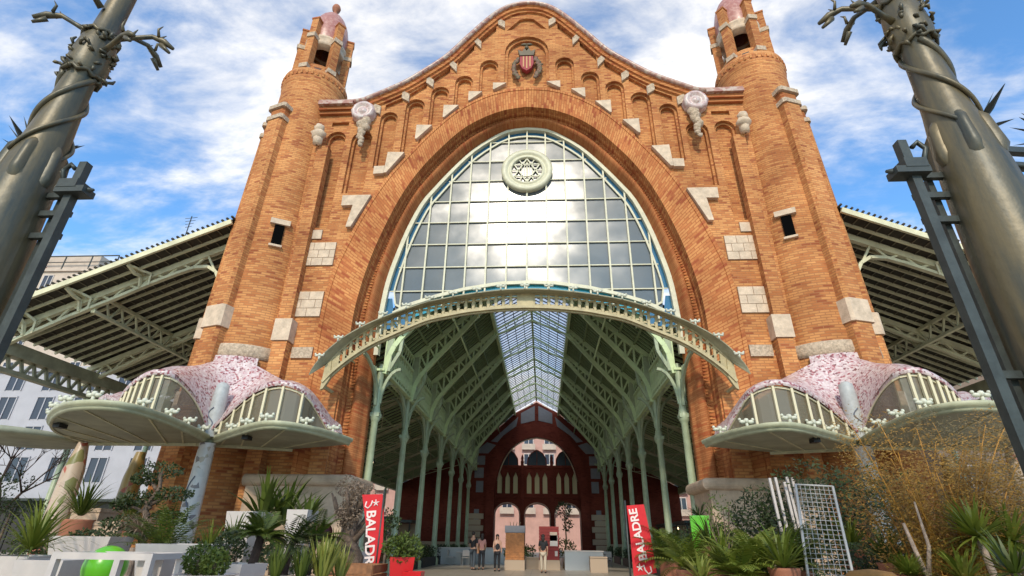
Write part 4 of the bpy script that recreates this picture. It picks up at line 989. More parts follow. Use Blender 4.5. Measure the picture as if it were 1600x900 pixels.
# ------------------------------------------------------------------ iron lamp posts and the square's railing
def lamp_post(s, x, lab):
    t = thing('iron_post', lab, 'iron post', (x, 4.0, 0))
    b = MB().lathe((0, 0), [(.46, 0), (.46, .25), (.38, .35), (.36, .9), (.33, 1.0), (.315, 3.0), (.285, 4.0), (.262, 4.5), (.232, 4.85), (.19, 5.25), (.16, 5.7), (.145, 6.1), (.17, 6.15), (.2, 6.28), (.195, 6.5), (.175, 6.72), (.14, 6.82), (.128, 7.2), (.115, 9.0)], 32)
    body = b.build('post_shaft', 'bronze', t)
    # raised pads
    for a in (-125, -65, -5, 55, 115, 175):
        a = R_(a+(0 if s < 0 else 10)); 
        m_ = MB(); rows = []
        for i in range(7):
            u = i/6; rr = lerp(.258, .205, u)+.045*min(1, sin(pi*u)*3); r0_ = lerp(.25, .2, u); rows.append([((rr if abs(j) < 2 else r0_)*cos(a+j*.12), (rr if abs(j) < 2 else r0_)*sin(a+j*.12), lerp(4.55, 5.08, u)-abs(j)**2*.01*(1 if u < .5 else -1)*-1) for j in (-2, -1, 0, 1, 2)])
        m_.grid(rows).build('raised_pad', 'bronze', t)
    # climbing tendrils
    for ph in (0, 2.2, 4.3):
        pts = []; 
        for i in range(26):
            u = i/25; aa = ph+s*-1*u*4.2; r = lerp(.226, .145, min(1, u*1.3))+.012; pts.append((r*cos(aa), r*sin(aa), lerp(4.9, 6.1, u**.9)))
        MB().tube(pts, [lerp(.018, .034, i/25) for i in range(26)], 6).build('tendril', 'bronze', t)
    # leafy collar
    m_ = MB(); rnd = random.Random(3)
    for i in range(70):
        a = rnd.uniform(0, 2*pi); z = rnd.uniform(6.12, 6.78); r = .178+.02*sin((z-6.05)*5)
        p = V3((r*cos(a), r*sin(a), z)); q = p+V3((rnd.uniform(-.1, .1)*-sin(a), rnd.uniform(-.1, .1)*cos(a), rnd.uniform(-.1, .12))); m_.tube([p, (p+q)/2+V3((cos(a), sin(a), 0))*.03, q], [.014, .022, .009], 5)
    for z in (6.14, 6.78): m_.tube([(.178*cos(k*pi/12), .178*sin(k*pi/12), z+.03*sin(k*2.1)) for k in range(25)], .025, 6)
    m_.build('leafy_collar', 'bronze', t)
    # dragon-head arms
    for a, z in ((20, 6.95), (140, 6.9), (-20, 6.55), (200, 6.95), (-100, 7.25), (80, 7.2)):
        a = R_(a if s < 0 else 180-a); D = V3((cos(a), sin(a), 0)); m_ = MB()
        pts = [D*.15+V3((0, 0, z-.1)), D*.32+V3((0, 0, z-.02)), D*.48+V3((0, 0, z+.06)), D*.62+V3((0, 0, z+.02)), D*.74+V3((0, 0, z-.06))]
        m_.tube(pts, [.04, .028, .03, .042, .022], 8)
        m_.tube([D*.6+V3((0, 0, z-.04)), D*.72+V3((0, 0, z-.14))], [.035, .018], 6)
        for k in (-1, 1): n_ = V3((-D.y, D.x, 0))*.04*k; m_.tube([D*.56+n_+V3((0, 0, z+.05)), D*.54+n_*1.6+V3((0, 0, z+.14)), D*.58+n_*1.8+V3((0, 0, z+.2))], [.02, .015, .004], 5)
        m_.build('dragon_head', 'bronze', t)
    m_ = MB().lathe((0, 0), [(.17, 7.9), (.24, 8.0), (.22, 8.2), (.16, 8.3)], 20)
    for k in range(8): a = k*pi/4; m_.bar((.17*cos(a), .17*sin(a), 8.0), (.36*cos(a), .36*sin(a), 8.4), .05)
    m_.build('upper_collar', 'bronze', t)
lamp_post(-1, -4.63, 'tall bronze green post with vine tendrils at the left edge of the square')
lamp_post(1, 4.62, 'tall bronze green post with vine tendrils at the right edge of the square')
def agave(t, x, y, z, r=.5):
    m_ = MB()
    for k in range(13):
        a = k*2.4; el = .35+.9*((k*7) % 13)/13; d = V3((cos(a)*cos(el), sin(a)*cos(el), sin(el))); n_ = V3((-sin(a), cos(a), 0)); p = V3((x, y, z))
        m_.add([p-n_*.03, p+n_*.03, p+d*r*.5+n_*.045, p+d*r, p+d*r*.5-n_*.045, p+d*r*.4+V3((0, 0, -.03))], [(0, 1, 2, 4), (2, 3, 4), (0, 5, 4), (1, 5, 2), (5, 3, 2), (5, 3, 4)])
    m_.tube([(x, y, z-.22), (x, y, z-.1), (x, y, z+.04)], [.05, .09, .05], 8)
    m_.build('agave_finial', 'iron_grey', t)
def railing(s, x, lab):
    t = thing('iron_railing', lab, 'railing', (s*4.06, 4.0, 0)); iv = (s*4.06, 4.0, 0)
    p = MB().bx(s*4.06-.04, s*4.06+.04, 3.96, 4.04, 0, 4.86).build('square_upright', 'iron_grey', t, iv)
    m_ = MB().box((s*4.06, 4.0, 4.55), (.2, .2, .1)).box((s*4.02, 3.98, 4.48), (.3, .15, .07)).tube([(s*4.16, 4, 4.52), (s*3.82, 3.97, 4.50)], [.09, .015], 8)
    m_.tube([(s*4.2, 4, 4.6), (s*4.28, 4, 4.78), (s*4.22, 4, 4.86), (s*4.16, 4, 4.8)], .025, 6); m_.build('bracket_block', 'iron_grey', p)
    MB().bx(s*4.28-.028, s*4.28+.028, 4.1, 4.16, 0, 4.5).build('thin_upright', 'iron_grey', t, iv)
    for z in (4.5, 4.28, 4.02, 2.6, 1.0): MB().bar((s*4.05, 4.06, z), (s*4.62, 4.06, z), .05, .06).build('cross_bar', 'iron_grey', t, iv)
    for z in (5.05, 4.85, 4.62): MB().bar((s*4.7, 4.3, z), (s*9.5, 4.9, z), .07, .07).build('top_rail', 'iron_grey', t, iv)
    for k in range(9):
        xx = s*(5.15+k*.5); yy = 4.3+(abs(xx)-4.7)*.125; MB().bar((xx, yy, 0), (xx, yy, 5.08), .05).build('baluster', 'iron_grey', t, iv)
        if k % 2 == 0: agave_pos = (xx, yy, 5.28); 
        if k % 2 == 0: 
            before = set(bpy.data.objects); agave(None, *agave_pos)
            for o in set(bpy.data.objects)-before: o.parent = t; o.matrix_parent_inverse = Matrix.Translation(-V3(iv))
    m_ = MB().tube([(s*5.4+.16*cos(k*pi/8), 4.36, 4.68+.16*sin(k*pi/8)) for k in range(17)], .03, 6); m_.build('ring_ornament', 'iron_grey', t, iv)
railing(-1, 0, 'grey iron railing with agave finials beside the left bronze post')
railing(1, 0, 'grey iron railing with agave finials beside the right bronze post')

# ------------------------------------------------------------------ plants
rnd = random.Random(11)
def leaves(mb, c, rad, n, sz, shell=.5, asp=2.0):
    c = V3(c)
    for i in range(n):
        while True:
            d = V3((rnd.uniform(-1, 1), rnd.uniform(-1, 1), rnd.uniform(-1, 1)))
            if .05 < d.length < 1: break
        r = d.length; d = d/r*(r**shell)
        p = c+V3((d.x*rad[0], d.y*rad[1], d.z*rad[2])); a = V3((rnd.gauss(0, 1), rnd.gauss(0, 1), rnd.gauss(0, 1))).normalized(); b = a.orthogonal().normalized(); s_ = sz*rnd.uniform(.6, 1.3)
        mb.add([p, p+a*s_*.5*asp/2+b*s_*.28, p+a*s_*asp/2*1.1, p+a*s_*.5*asp/2-b*s_*.28], [(0, 1, 2, 3)])
def blades(mb, c, n, Ln, wd, el=(.3, 1.4), droop=.6, seg=5):
    c = V3(c)
    for i in range(n):
        a = rnd.uniform(0, 2*pi); e = rnd.uniform(*el); l_ = Ln*rnd.uniform(.7, 1.1); p = c+V3((cos(a), sin(a), 0))*.04; n_ = V3((-sin(a), cos(a), 0)); vs = []
        for k in range(seg+1):
            u = k/seg; w_ = wd*(.5+1.2*u if u < .4 else 1.0*(1-u)/.6*.98+.02); vs += [p-n_*w_/2, p+n_*w_/2]; ee = e-droop*u*u*1.6
            p = p+V3((cos(a)*cos(ee), sin(a)*cos(ee), sin(ee)))*l_/seg
        mb.add(vs, [(2*k, 2*k+1, 2*k+3, 2*k+2) for k in range(seg)])
def fronds(mb, c, n, Ln, el=(.2, 1.3), droop=.8, lf=.22, seg=9):
    c = V3(c)
    for i in range(n):
        a = rnd.uniform(0, 2*pi); e = rnd.uniform(*el); l_ = Ln*rnd.uniform(.75, 1.1); p = V3(c); n_ = V3((-sin(a), cos(a), 0))
        for k in range(seg*2):
            u = k/(seg*2); ee = e-droop*u*u*1.5; d = V3((cos(a)*cos(ee), sin(a)*cos(ee), sin(ee))); q = p+d*l_/(seg*2)
            if k > 1:
                ll = lf*(1-abs(u-.45)*1.2)
                for sd_ in (-1, 1): t_ = (n_*sd_+d*.7-V3((0, 0, .25))).normalized()*ll; mb.add([p, p+t_*.5+d*.018, p+t_, p+t_*.5-d*.018], [(0, 1, 2, 3)])
            mb.add([p-n_*.008, p+n_*.008, q+n_*.006, q-n_*.006], [(0, 1, 2, 3)]); p = q
def pot(t, top, r, mt='white_paint', h0=0.0, kind='taper', soil=True):
    m_ = MB()
    if kind == 'taper': 
        for za, zb, ra, rb in ((h0, top, r*.62, r), ): 
            v = []
            for z, q in ((za, ra), (zb, rb), (zb, rb*.9), (zb-.08, rb*.88)): v.append([(-q, -q, z), (q, -q, z), (q, q, z), (-q, q, z), (-q, -q, z)])
            m_.grid(v, False); m_.add([(-ra, -ra, za), (ra, -ra, za), (ra, ra, za), (-ra, ra, za)], [(0, 1, 2, 3)])
    elif kind == 'cube': 
        v = []
        for z, q in ((h0, r*.97), (top-.03, r), (top, r*.99), (top, r*.9), (top-.08, r*.9)): v.append([(-q, -q, z), (q, -q, z), (q, q, z), (-q, q, z), (-q, -q, z)])
        m_.grid(v, False)
    else: m_.lathe((0, 0), [(r*.6, h0), (r*.7, h0+.05), (r*.95, top-.08), (r, top-.04), (r, top), (r*.88, top), (r*.86, top-.07)], 24)
    o = m_.build('planter' if kind != 'round' else 'pot', mt, t)
    if soil: MB().lathe((0, 0), [(r*.87, top-.07), (.01, top-.06)], 4 if kind != 'round' else 20, a0=pi/4, a1=pi/4+2*pi, sm=False).build('soil', 'soil', o) if kind == 'round' else MB().bx(-r*.89, r*.89, -r*.89, r*.89, top-.1, top-.06).build('soil', 'soil', o)
def plant(name, lab, px, py, Y, cat='plant', rz=None, group=None):
    p = at(px, py, Y); return thing(name, lab, cat, (p.x, Y, 0), rnd.uniform(-.3, .3) if rz is None else rz, group), p.z
# --- left side
t, z = plant('potted_yucca', 'spiky green yucca in the white planter in the bottom left corner', 45, 868, 11); pot(t, z, .52); m_ = MB(); blades(m_, (0, 0, z+.1), 95, 1.25, .05, (.1, 1.45), .75); m_.build('leaves', 'leaf_bright', t)
t, z = plant('white_planter', 'empty white square planter beside the yucca in the corner', 90, 874, 10); pot(t, z, .42)
t, z = plant('white_planter', 'large white square planter with clipped dark hedge top', 148, 838, 13); pot(t, z, .62); m_ = MB(); leaves(m_, (0, 0, z+.02), (.5, .5, .12), 500, .07); m_.build('clipped_hedge', 'leaf_dark', t)
t, z = plant('grassy_plant', 'arching dark green grass plant behind the white planters', 128, 800, 15.5); pot(t, z-.2, .4, 'terracotta', kind='round'); m_ = MB(); blades(m_, (0, 0, z-.1), 80, 1.3, .05, (.3, 1.4), .7); m_.build('leaves', 'leaf_green', t)
for px, py, Y, w_, lab in ((152, 795, 17, .5, 'beige stone block behind the clipped hedge planter'), (182, 815, 16, .45, 'smaller beige stone block beside the hanging roots')):
    p = at(px, py, Y); m_ = MB().box((0, 0, p.z/2), (w_*1.8, w_*1.6, p.z)).box((0, 0, p.z-.06), (w_*1.95, w_*1.75, .1)); o = m_.build('stone_pedestal', 'stone_base'); o.location = (p.x, Y, 0); tag(o, lab, 'stone pedestal')
# lime ball inside the white frame table
p = at(165, 884, 9); t = thing('ball_lamp', 'bright lime green ball lamp in the white frame bench', 'ball lamp', (p.x, 9, 0))
MB().ball((0, 0, p.z-.02), .31, 28, 18).build('ball', 'lime', t); MB().lathe((0, 0), [(.2, 0), (.06, .06), (.05, p.z-.4), (.14, p.z-.34)], 14).build('stand', 'white_paint', t)
p = at(190, 868, 8.5); t = thing('frame_bench', 'white open frame bench in front of the lime ball', 'bench', (p.x, 8.5, 0), 0); hz = p.z
m_ = MB()
for y in (-.35, .35): m_.bar((-.765, y, hz), (.765, y, hz), .09, .09)
for x in (-.72, .25, .72): m_.bar((x, -.305, hz), (x, .305, hz), .08, .08)
m_.build('top_frame', 'white_paint', t)
for x in (-.72, .25, .72):
    for y in (-.35, .35): MB().bx(x-.045, x+.045, y-.045, y+.045, 0, hz-.045).build('leg', 'white_paint', t)
t, z = plant('cloud_pruned_pine', 'dark cloud pruned tree with flat foliage pads beside the mosaic pillar', 215, 862, 14, 'tree'); pot(t, z-.1, .45, 'stone_base', kind='round')
m_ = MB(); m_.tube([(0, 0, z-.2), (.1, 0, z+.5), (-.15, 0, z+1.0), (.1, 0, z+1.5), (0, 0, z+1.95)], [.1, .09, .07, .05, .03], 8)
pads = [(-.75, 0, z+.65, .5), (.55, .1, z+.8, .48), (-.35, 0, z+1.25, .48), (.62, 0, z+1.35, .46), (-.95, .1, z+1.1, .35), (.0, 0, z+1.95, .55), (-.5, .1, z+1.72, .4), (.15, -.2, z+.45, .4)]
for x, y, zz_, r in pads: m_.tube([(0, 0, zz_-.25), (x*.6, y, zz_-.08), (x, y, zz_-.03)], [.05, .035, .02], 6)
m_.build('trunk', 'bark', t); m_ = MB()
for x, y, zz_, r in pads: leaves(m_, (x, y, zz_), (r, r*.9, r*.34), 420, .075, .45)
m_.build('crown', 'leaf_dark', t)
t, z = plant('dried_root_tree', 'pale dried plant with hanging stringy roots', 205, 872, 12); m_ = MB().tube([(0, 0, 0), (0, 0, z+.2)], [.12, .08], 8); m_.build('stem', 'bark_pale', t); m_ = MB(); blades(m_, (0, 0, z+.5), 160, .75, .018, (.2, 1.2), 1.5, 7); m_.build('strands', 'leaf_dry', t)
t, z = plant('palm', 'short palm with feathery upright fronds left of the mosaic pillar', 250, 868, 11.5, 'palm'); m_ = MB().tube([(0, 0, 0), (.02, 0, z*.6), (0, 0, z)], [.16, .12, .1], 10); m_.build('trunk', 'bark_dark', t); m_ = MB(); fronds(m_, (0, 0, z), 34, 1.25, (.5, 1.45), .75); m_.build('fronds', 'leaf_green', t)
t, z = plant('white_planter', 'broad white square planter at the foot of the left mosaic pillar', 292, 850, 10.5); pot(t, z, .58)
t, z = plant('white_planter', 'low white square planter beside the frame bench', 252, 868, 9.2); pot(t, z, .22)
for px, py, Y, r, lab in ((312, 874, 8, .20, 'small round topiary ball, left one of the pair in the white bowl'), (337, 879, 7.8, .17, 'smallest round topiary ball, right one of the pair in the white bowl'), (358, 853, 10, .26, 'larger round topiary ball behind the pair')):
    t, z = plant('topiary_ball', lab, px, py, Y, 'topiary'); MB().tube([(0, 0, 0 if Y > 9 else .95), (0, 0, z)], .025, 6).build('stem', 'bark', t); m_ = MB(); leaves(m_, (0, 0, z), (r, r, r), 900, .05, .3); m_.build('crown', 'leaf_green' if Y < 9 else 'leaf_dark', t)
p = at(322, 897, 7.9); t = thing('white_bowl', 'white round bowl under the topiary pair', 'bowl', (p.x, 7.9, 0)); MB().lathe((0, 0), [(.2, 0), (.08, .1), (.07, p.z-.3), (.38, p.z), (.42, p.z), (.36, p.z-.02), (.01, p.z-.1)], 24).build('bowl', 'white_paint', t)
for px, py, Y, r, lab in ((392, 800, 15, .42, 'upper white planter against the stone pier base, left one'), (474, 797, 15, .3, 'upper white planter against the stone pier base, right one'), (375, 880, 9.2, .3, 'white planter right of the round topiary'), (545, 862, 14, .4, 'white box behind the dry olive tree')):
    t, z = plant('white_planter', lab, px, py, Y); pot(t, z, r)
for px, py, Y, n, L_, wd, mt, lab in ((412, 798, 15.2, 26, 1.5, .16, 'leaf_green', 'broad leaved strelitzia, leftmost before the stone pier base'), (445, 805, 15.6, 22, 1.4, .15, 'leaf_green', 'broad leaved strelitzia in the middle before the stone pier base'), (480, 800, 15.0, 14, 1.0, .13, 'leaf_green', 'small broad leaved plant in the right white planter'), (330, 845, 13, 36, .8, .05, 'leaf_bright', 'tufted green plant behind the topiary balls'), (365, 835, 13.5, 40, .9, .06, 'leaf_green', 'tufted dark plant left of the trunked cycad')):
    t, z = plant('leafy_plant', lab, px, py, Y); m_ = MB(); blades(m_, (0, 0, z-.25), n, L_, wd, (.7, 1.5), .45); m_.build('leaves', mt, t); MB().lathe((0, 0), [(.12, 0), (.22, z-.3), (.24, z-.25), (.01, z-.27)], 12).build('pot', 'stone_base', t)
for px, py, Y, n, L_, mt, lab in ((408, 838, 9.5, 40, .55, 'leaf_green', 'dark cycad with a reddish trunk among the planters'), (455, 850, 11, 30, .8, 'leaf_dark', 'low dark palm between cycad and burgundy ball'), (492, 842, 12, 26, .7, 'leaf_green', 'low feathery palm left of the burgundy ball')):
    t, z = plant('cycad', lab, px, py, Y, 'cycad'); MB().tube([(-.08, 0, 0), (-.05, 0, z*.7), (0, 0, z)], [.09, .08, .07], 8).build('trunk', 'bark_dark', t); m_ = MB(); fronds(m_, (0, 0, z), n, L_, (-.1, 1.3), .7, .2); m_.build('fronds', mt, t)
for px, py, Y, n, L_, mt, lab in ((430, 900, 7.5, 60, .42, 'leaf_green', 'upright dark green sansevieria clump'), (470, 900, 7.8, 50, .42, 'leaf_green', 'upright green sansevieria clump in the middle'), (502, 905, 8, 90, .62, 'leaf_yellow', 'tall yellow green sansevieria clump'), (530, 905, 8.4, 50, .52, 'leaf_yellow', 'yellow green sansevieria clump nearest the wooden crate')):
    t, z = plant('sansevieria', lab, px, py, Y); pot(t, z, .2, 'stone_base', kind='round'); m_ = MB(); blades(m_, (0, 0, z-.05), n, L_, .045, (1.05, 1.57), .15); m_.build('leaves', mt, t)
p = at(505, 832, 12.5); t = thing('garden_ball', 'burgundy ball on a thin rod', 'garden ball', (p.x, 12.5, 0)); MB().ball((0, 0, p.z), .2, 18, 12).build('ball', 'burgundy', t); MB().tube([(0, 0, 0), (0, 0, p.z-.18)], .02, 6).build('rod', 'iron_grey', t)
t, z = plant('olive_tree', 'gnarled dry olive tree with grey brown foliage before the pier', 540, 880, 12.8, 'tree')
m_ = MB(); m_.tube([(0, 0, .2), (.12, 0, z+.1), (-.08, .05, z+.5), (.05, 0, z+.9)], [.3, .26, .2, .12], 10)
for k in range(7): a = k*.9; m_.tube([(0, 0, z+.3+k*.1), (.4*cos(a), .3*sin(a), z+.8+k*.08), (.55*cos(a), .4*sin(a), z+1.2+k*.06)], [.1, .05, .02], 6)
m_.build('trunk', 'bark', t); m_ = MB()
for k in range(9): leaves(m_, (rnd.uniform(-.25, .25), rnd.uniform(-.25, .25), z+rnd.uniform(.6, 1.6)), (.3, .28, .26), 230, .06, .6)
m_.build('crown', 'leaf_dry', t)
p = at(556, 880, 11.2); t = thing('wooden_crate', 'brown slatted wooden crate under the dry olive tree', 'crate', (p.x, 11.2, 0)); m_ = MB()
for k in range(6): h = p.z/6; m_.bx(-.5, .5, -.5, -.46, k*h+.01, (k+1)*h-.015); m_.bx(-.5, .5, .46, .5, k*h+.01, (k+1)*h-.015); m_.bx(-.5, -.46, -.45, .45, k*h+.01, (k+1)*h-.015); m_.bx(.46, .5, -.45, .45, k*h+.01, (k+1)*h-.015)
m_.build('slats', 'wood', t)
for x in (-.44, .44): MB().bx(x-.05, x+.05, -.53, -.501, 0, p.z+.02).build('corner_post', 'wood', t)
t, z = plant('potted_shrub', 'trailing green shrub in a glossy red planter by the hall entrance', 629, 870, 11.5); pot(t, z, .24, 'red_pot'); m_ = MB(); leaves(m_, (0, 0, z+.15), (.4, .35, .28), 700, .08, .6); blades(m_, (0, 0, z+.1), 50, .5, .03, (-.2, 1.3), .9); m_.build('leaves', 'leaf_green', t)
t, z = plant('red_planter', 'small empty red planter beside the taller red one', 647, 893, 11); pot(t, z, .17, 'red_pot')

# --- banners with the nursery's name
def banner(s, cs, Y, lab, txt_rot, mirror_top):
    P = [at(x, y, Y) for x, y in cs]; cx = sum(p.x for p in P)/len(P)
    t = thing('feather_banner', lab, 'banner', (cx, Y, 0)); iv = (cx, Y, 0)
    MB().plate([[(p.x, p.z) for p in P]], Y-.006, Y+.006).build('cloth', 'red_cloth', t, iv)
    return t, iv, P
t, iv, P = banner(-1, [(566, 773), (598, 772), (600, 812), (598, 850), (590, 888), (584, 905), (581, 880), (573, 830)], 12, 'red banner left of the entrance, white name reading downwards', 0, 0)
def text_on(t, iv, body, px, py, Y, ang, size, shear=0):
    c_ = bpy.data.curves.new('lettering', 'FONT'); c_.body = body; c_.size = size; c_.extrude = .004; c_.align_x = 'LEFT'; c_.align_y = 'CENTER'; c_.offset = .006; c_.space_character = .98
    o = bpy.data.objects.new('lettering', c_); COL.objects.link(o); dg = bpy.context.evaluated_depsgraph_get(); me = bpy.data.meshes.new_from_object(o.evaluated_get(dg)); bpy.data.objects.remove(o)
    p = at(px, py, Y); m4 = Matrix.Translation((p.x, Y-.014, p.z)) @ Matrix.Rotation(pi/2, 4, 'X') @ Matrix.Rotation(ang, 4, 'Z'); me.transform(m4); me.materials.clear(); me.materials.append(MAT['lettering'])
    o = bpy.data.objects.new('lettering', me); COL.objects.link(o); o.parent = t; o.matrix_parent_inverse = Matrix.Translation(-V3(iv))
def emblem(t, iv, px, py, Y, k):
    p = at(px, py, Y); m_ = MB()
    m_.tube([(p.x-.13*k, Y-.012, p.z+.03), (p.x-.15*k, Y-.012, p.z-.07), (p.x-.08*k, Y-.012, p.z-.11), (p.x-.02*k, Y-.012, p.z-.04), (p.x+.0*k, Y-.012, p.z+.05)], .016, 5)
    for a in range(5): q = a*2*pi/5+.4; m_.tube([(p.x+.08*k, Y-.012, p.z), (p.x+.08*k+.075*cos(q), Y-.012, p.z+.075*sin(q))], [.02, .008], 5)
    m_.build('emblem', 'lettering', t, iv)
text_on(t, iv, 'BALADRE', 580, 797, 12, R_(-85), .285); emblem(t, iv, 582, 786, 12, 1)
MB().tube([(P[1].x+.03, 12, 0), (P[1].x+.03, 12, P[1].z+.1)], .02, 6).build('pole', 'iron_grey', t, iv)
t, iv, P = banner(1, [(979, 790), (1006, 788), (1016, 835), (1026, 895), (1008, 898), (990, 900), (985, 840)], 12, 'red banner right of the entrance, white name reading upwards', 0, 0)
text_on(t, iv, 'BALADRE', 1006, 876, 12, R_(98), .235); emblem(t, iv, 1006, 887, 12, -1)
MB().tube([(P[0].x-.03, 12, 0), (P[0].x-.03, 12, P[0].z+.1)], .02, 6).build('pole', 'iron_grey', t, iv)
MB().bx(P[4].x-.2, P[4].x+.35, 11.8, 12.2, 0, .12).build('banner_foot', 'red_pot', t, iv)

# --- right side
t, z = plant('lime_planter', 'tall lime green column planter right of the entrance', 1092, 806, 14); pot(t, z, .22, 'lime', kind='cube'); m_ = MB(); blades(m_, (0, 0, z), 40, .5, .03, (.2, 1.3), .8); m_.build('leaves', 'leaf_dark', t)
RP = [(1045, 868, 12, 'fr', 34, .95, 'leaf_green', 'feathery palm nearest the right banner'), (1075, 880, 10.5, 'fr', 30, .85, 'leaf_bright', 'bright low palm beside the right banner'), (1110, 845, 12, 'bl', 70, .85, 'leaf_green', 'dense tuft of narrow leaves before the lime planter'),
      (1128, 880, 9.5, 'bl', 60, .7, 'leaf_bright', 'bright tuft of arching leaves left of the branched plant'), (1150, 888, 9.0, 'fr', 26, .7, 'leaf_bright', 'bright feathery palm under the branched plant'), (1185, 884, 9.3, 'fr', 34, .8, 'leaf_bright', 'bright green palm before the dark shrub'),
      (1222, 875, 8.8, 'bl', 70, .8, 'leaf_bright', 'arching bright leaves left of the wire grid'), (1245, 880, 9.6, 'fr', 30, .8, 'leaf_green', 'palm standing behind the lower left of the wire grid'), (1330, 850, 12.5, 'bl', 60, .9, 'leaf_bright', 'bright upright leaves right of the wire grid'),
      (1420, 887, 8.6, 'bl', 120, .35, 'leaf_bright', 'small round tuft of fine grass leaves before the bamboo'), (1095, 895, 8.6, 'bl', 50, .45, 'leaf_yellow', 'short pale leaved tuft at the lower edge near the right banner')]
for px, py, Y, k, n, L_, mt, lab in RP:
    t, z = plant('leafy_plant' if k == 'bl' else 'small_palm', lab, px, py, Y, 'plant' if k == 'bl' else 'palm'); pot(t, max(.25, z-.1), .22, 'terracotta', kind='round'); m_ = MB()
    (blades(m_, (0, 0, z-.1), n, L_, .045, (.2, 1.5), .7) if k == 'bl' else fronds(m_, (0, 0, z-.1), n, L_, (.1, 1.45), .8)); m_.build('leaves', mt, t)
def shrub(px, py, Y, r, n, mt, lab, sz=.09, name='shrub'):
    p = at(px, py, Y); t = thing(name, lab, 'shrub', (p.x, Y, 0)); m_ = MB(); 
    MB().tube([(0, 0, 0), (.04, 0, p.z)], [.05, .03], 6).build('trunk', 'bark', t)
    for k in range(12):
        d = V3((rnd.gauss(0, .5), rnd.gauss(0, .4), rnd.gauss(0, .5))); leaves(m_, (d.x*r[0], d.y*r[0], p.z+d.z*r[1]), (r[0]*.5, r[0]*.45, r[1]*.42), n//12, sz, .6)
    m_.build('crown', mt, t)
for a in ((1217, 815, 13, (.75, .75), 2600, 'leaf_dark', 'dark pointed shrub before the white posts'), (1150, 842, 13.5, (.35, .4), 900, 'leaf_dark', 'small dark round shrub against the stone pier base'), (1355, 815, 12.5, (1.2, 1.0), 4200, 'leaf_dark', 'big dark shrub under the right mosaic pillar'),
          (1310, 835, 13.5, (.7, .7), 1600, 'leaf_green', 'mid green shrub seen through the wire grid'), (1120, 868, 14.5, (.9, .5), 1500, 'leaf_dark', 'low dark shrub behind the bright palms'), (1190, 860, 14.5, (.9, .55), 1500, 'leaf_dark', 'low dark shrub left of the wire grid'), (1400, 875, 11.5, (1.0, .6), 1800, 'leaf_dark', 'low dark shrub left of the bamboo canes'),
          (1560, 870, 12, (1.5, .9), 3000, 'leaf_dark', 'wide dark shrub behind the yucca trees at the right edge'), (1265, 880, 12, (.8, .5), 1500, 'leaf_dark', 'low dark shrub behind the wire grid'), (1060, 850, 15.5, (.8, .5), 1200, 'leaf_dark', 'low dark shrub behind the right banner'),
          (75, 845, 15.5, (.9, .6), 1400, 'leaf_dark', 'dark shrub behind the corner yucca'), (350, 868, 15.5, (1.4, .6), 2200, 'leaf_dark', 'wide dark shrub behind the topiary balls'), (450, 868, 15, (1.2, .5), 1800, 'leaf_dark', 'low dark shrub under the strelitzias'), (20, 790, 20, (1.4, .8), 1800, 'leaf_dark', 'dark hedge shrub before the street railing'), (605, 822, 17, (.35, .5), 500, 'leaf_dark', 'dark shrub behind the left banner')):
    shrub(*a)
for px, py, Y, n, L_, wd, mt, lab in ((520, 862, 13.2, 40, .8, .06, 'leaf_green', 'green tuft between burgundy ball and olive tree'), (205, 800, 16, 50, 1.0, .05, 'leaf_green', 'tall green tuft behind the hanging roots'), (1172, 862, 12.5, 60, .9, .06, 'leaf_green', 'green tuft between the small round shrub and the pointed one'),
                                      (1385, 860, 10.8, 70, .8, .05, 'leaf_green', 'green tuft between the big dark shrub and the bamboo'), (1500, 880, 8.4, 60, .5, .05, 'leaf_bright', 'bright tuft at the foot of the pale trunked yucca'), (1440, 870, 10.6, 60, .7, .05, 'leaf_green', 'dark tuft in the shade of the bamboo')):
    t, z = plant('leafy_plant', lab, px, py, Y); m_ = MB(); blades(m_, (0, 0, z-.2), n, L_, wd, (.4, 1.5), .6); m_.build('leaves', mt, t); MB().lathe((0, 0), [(.14, 0), (.2, z-.25), (.22, z-.2), (.01, z-.22)], 12).build('pot', 'terracotta', t)
# branched bare plant
t, z = plant('branched_plant', 'thin branched plant with few leaves before the stone pier base', 1135, 880, 11); m_ = MB()
for k in range(9): a = k*.8; m_.tube([(0, 0, 0), (.05*cos(a), .05*sin(a), z), (.22*cos(a), .2*sin(a), z+.5+.07*k)], [.02, .015, .006], 5)
m_.build('stem', 'bark', t); m_ = MB(); leaves(m_, (0, 0, z+.75), (.28, .25, .5), 220, .07, .8); m_.build('leaves', 'leaf_green', t)
# wire grid panel
C4 = [V3(at(1243, 757, 9.6)), V3(at(1301, 760, 9.5)), V3(at(1334, 903, 9.0)), V3(at(1263, 903, 9.0))]
t = thing('wire_grid', 'white wire grid panel leaning among the plants', 'wire grid', (C4[3].x, 9, 0)); iv = tuple(t.location)
dn = (C4[3]-C4[0]).normalized(); low_l = C4[0]+dn*(C4[0].z/-dn.z); dn2 = (C4[2]-C4[1]).normalized(); low_r = C4[1]+dn2*(C4[1].z/-dn2.z)
m_ = MB().tube([C4[0], low_l], .022, 6).tube([C4[1], low_r], .022, 6).tube([C4[0], C4[1]], .015, 6); m_.build('side_tube', 'grid_grey', t, iv)
m_ = MB(); nr = 34
for k in range(1, nr): m_.tube([C4[0].lerp(low_l, k/nr), C4[1].lerp(low_r, k/nr)], .005 if k % 2 else .007, 4)
for k in range(1, 8): m_.tube([C4[0].lerp(C4[1], k/8), low_l.lerp(low_r, k/8)], .005, 4)
m_.build('wire_mesh', 'grid_grey', t, iv)
